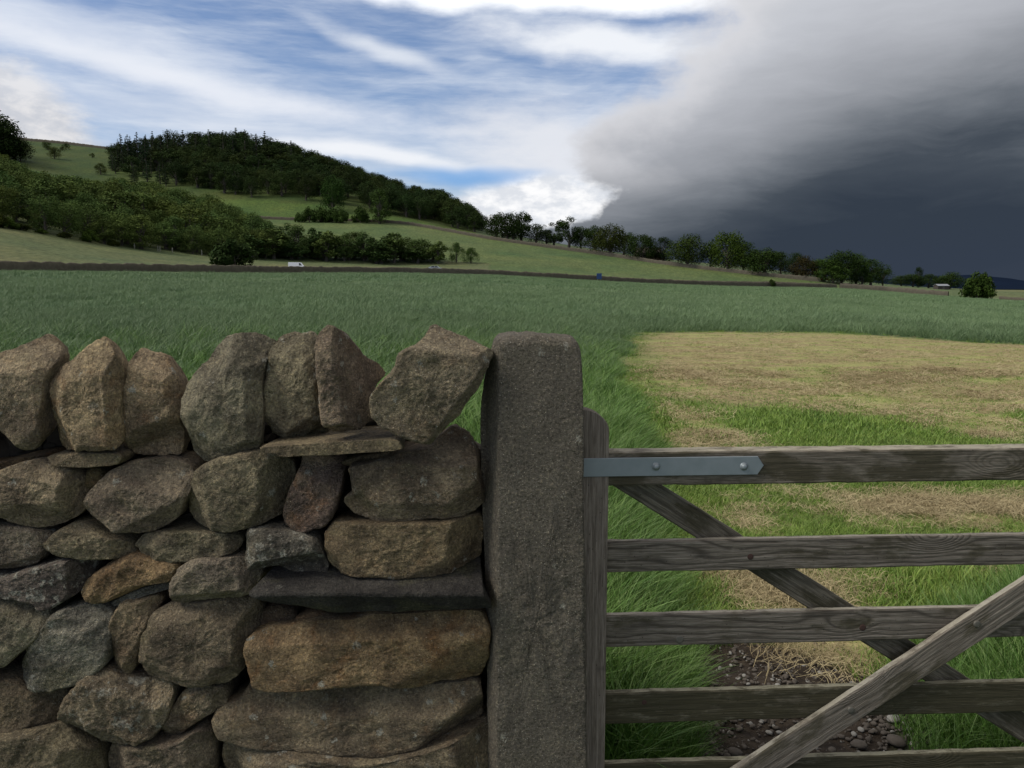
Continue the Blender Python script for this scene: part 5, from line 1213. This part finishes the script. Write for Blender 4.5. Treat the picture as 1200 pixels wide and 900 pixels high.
car_glass = [[(.88, .97), (.36, 1.36), (-.2, 1.38), (-.2, .97)], [(-.3, .97), (-.3, 1.38), (-.95, 1.40), (-1.5, 1.03)]]
vehicle('delivery_van', 'white van on the road behind the far wall', 'van', 349, float(layY('A', 349)) + 8.5, WHITE, van_body, van_glass, 5.1, 1.9, (-1.6, 1.6), .34, rz=0.0, lift=.35, sc_=.78)
vehicle('parked_car', 'silver car on the road behind the far wall near the pair of trees', 'car', 511, float(layY('A', 511)) + 8.5, SILVER, car_body, car_glass, 4.3, 1.75, (-1.35, 1.35), .32, lift=.35)
vehicle('parked_car', 'red car just visible at the foot of the farm trees', 'car', 968, 322, RED, car_body, car_glass, 4.3, 1.75, (-1.35, 1.35), .32)
vehicle('farm_van', 'small white van at the foot of the farm trees', 'van', 982, 324, WHITE, van_body, van_glass, 4.6, 1.8, (-1.5, 1.5), .34, rz=0.5)
def box(name, x0, x1, y0, y1, z0, z1, mat, parent=None):
    V = [(x, y, z) for x in (x0, x1) for y in (y0, y1) for z in (z0, z1)]
    me = mk(name, V, [(0, 1, 3, 2), (4, 6, 7, 5), (0, 4, 5, 1), (2, 3, 7, 6), (1, 5, 7, 3), (0, 2, 6, 4)], mat); return obj(name, me, parent)
# blue sign by the far wall
Ys = float(layY('A', 702)) - 2; Xs = (702 - 600) / FH * Ys
sg = empty('road_sign', (Xs, Ys, float(tz(Xs, Ys)[0]))); tag(sg, 'small blue square sign on posts at the far field wall', 'sign')
box('sign_panel', -.75, .75, -.03, .03, .55, 2.2, simple('blue_sign_paint', (.02, .05, .14), .5), sg)
for x in (-.5, .5): box('post', x - .04, x + .04, .031, .09, -.4, 2.1, simple('grey_post', (.2, .2, .2), .6), sg)
# stone barn among the ridge trees
Yb = 375; Xb = (758 - 600) / FH * Yb; barn = empty('stone_barn', (Xb, Yb, float(tz(Xb, Yb)[0]) - .3), .12); tag(barn, 'old stone barn half hidden behind the ridge trees', 'building')
BST = simple('barn_stone', (.20, .155, .12), .95, 0, .3, 2.0); SLATE = simple('stone_slates', (.13, .11, .09), .9, 0, .3, 3.0)
def pent(name, x0, x1, y0, y1, ze, zr, mat, parent):
    ym = (y0 + y1) / 2; V = [(x, y, z) for x in (x0, x1) for y, z in ((y0, 0), (y1, 0), (y1, ze), (ym, zr), (y0, ze))]
    Fs = [(0, 4, 3, 2, 1), (5, 6, 7, 8, 9), (0, 5, 9, 4), (1, 2, 7, 6), (2, 3, 8, 7), (3, 4, 9, 8), (0, 1, 6, 5)]
    return obj(name, mk(name, V, Fs, mat), parent)
pent('wall', -5.5, 5.5, -3, 3, 3.6, 5.6, BST, barn)
for s in (-1, 1):
    V = [(x, y, z) for x in (-5.8, 5.8) for y, z in ((0, 5.75), (s * 3.4, 3.45), (s * 3.4, 3.62), (0, 5.95))]
    obj('roof', mk('roof', V, [(0, 1, 2, 3), (7, 6, 5, 4), (0, 4, 5, 1), (1, 5, 6, 2), (2, 6, 7, 3), (3, 7, 4, 0)], SLATE), barn)
for x in (-2.2, 3.2): 
    wn = box('window', x - .5, x + .5, -3.05, -2.9, 1.4, 2.6, GLASS, barn); box('lintel', x - .7, x + .7, -3.08, -2.92, 2.604, 2.85, BST, wn)
box('door', .2, 1.6, -3.04, -2.9, 0, 2.3, simple('barn_door_paint', (.05, .04, .03), .8), barn)
# low shed
Yh = 380; Xh = (1103 - 600) / FH * Yh; shed = empty('low_shed', (Xh, Yh, float(tz(Xh, Yh)[0]) - .2), .1); tag(shed, 'low grey roofed shed between hedge trees at the far right', 'shed')
pent('wall', -2.6, 2.6, -1.8, 1.8, 1.7, 2.4, simple('shed_boards', (.06, .05, .045), .9), shed)
for s in (-1, 1):
    V = [(x, y, z) for x in (-2.8, 2.8) for y, z in ((0, 2.5), (s * 2.1, 1.72), (s * 2.1, 1.80), (0, 2.6))]
    obj('roof', mk('roof', V, [(0, 1, 2, 3), (7, 6, 5, 4), (0, 4, 5, 1), (1, 5, 6, 2), (2, 6, 7, 3), (3, 7, 4, 0)], simple('sheet_roof', (.22, .23, .25), .6)), shed)
box('door', -.5, .5, -1.84, -1.7, 0, 1.6, simple('shed_door', (.10, .09, .08), .8), shed)
# utility pole by the hawthorn
Yp = 262; Xp = (1161.5 - 600) / FH * Yp; pole = empty('utility_pole', (Xp, Yp, float(tz(Xp, Yp)[0]))); tag(pole, 'slim pale pole rising beside the lone hawthorn', 'pole')
V, Fs = [], []; tube(V, Fs, (0, 0, -.5), (0, 0, 6.2), .13, .10, 8, 3); obj('shaft', mk('shaft', V, Fs, BARK_PALE, True), pole)
box('crossarm', -.6, .6, -.06, .06, 5.55, 5.67, BARK_PALE, pole)
# pale tree guards at the foot of the lower wood
for i, px in enumerate((187, 189.5, 204, 238, 249, 296, 160)):
    Y = float(layY('W', px)) + 2; X = (px - 600) / FH * Y; g = empty('tree_guard', (X, Y, float(tz(X, Y)[0]))); tag(g, 'pale tube guard round a sapling at the foot of the lower wood', 'tree guard', 'tree guards at the foot of the lower wood')
    V, Fs = [], []; tube(V, Fs, (0, 0, -.2), (0, 0, 1.6 - .1 * (i % 3)), .14, .14, 8, 1); obj('tube', mk('tube', V, Fs, BARK_PALE), g)
print('script done', len(bpy.data.objects))
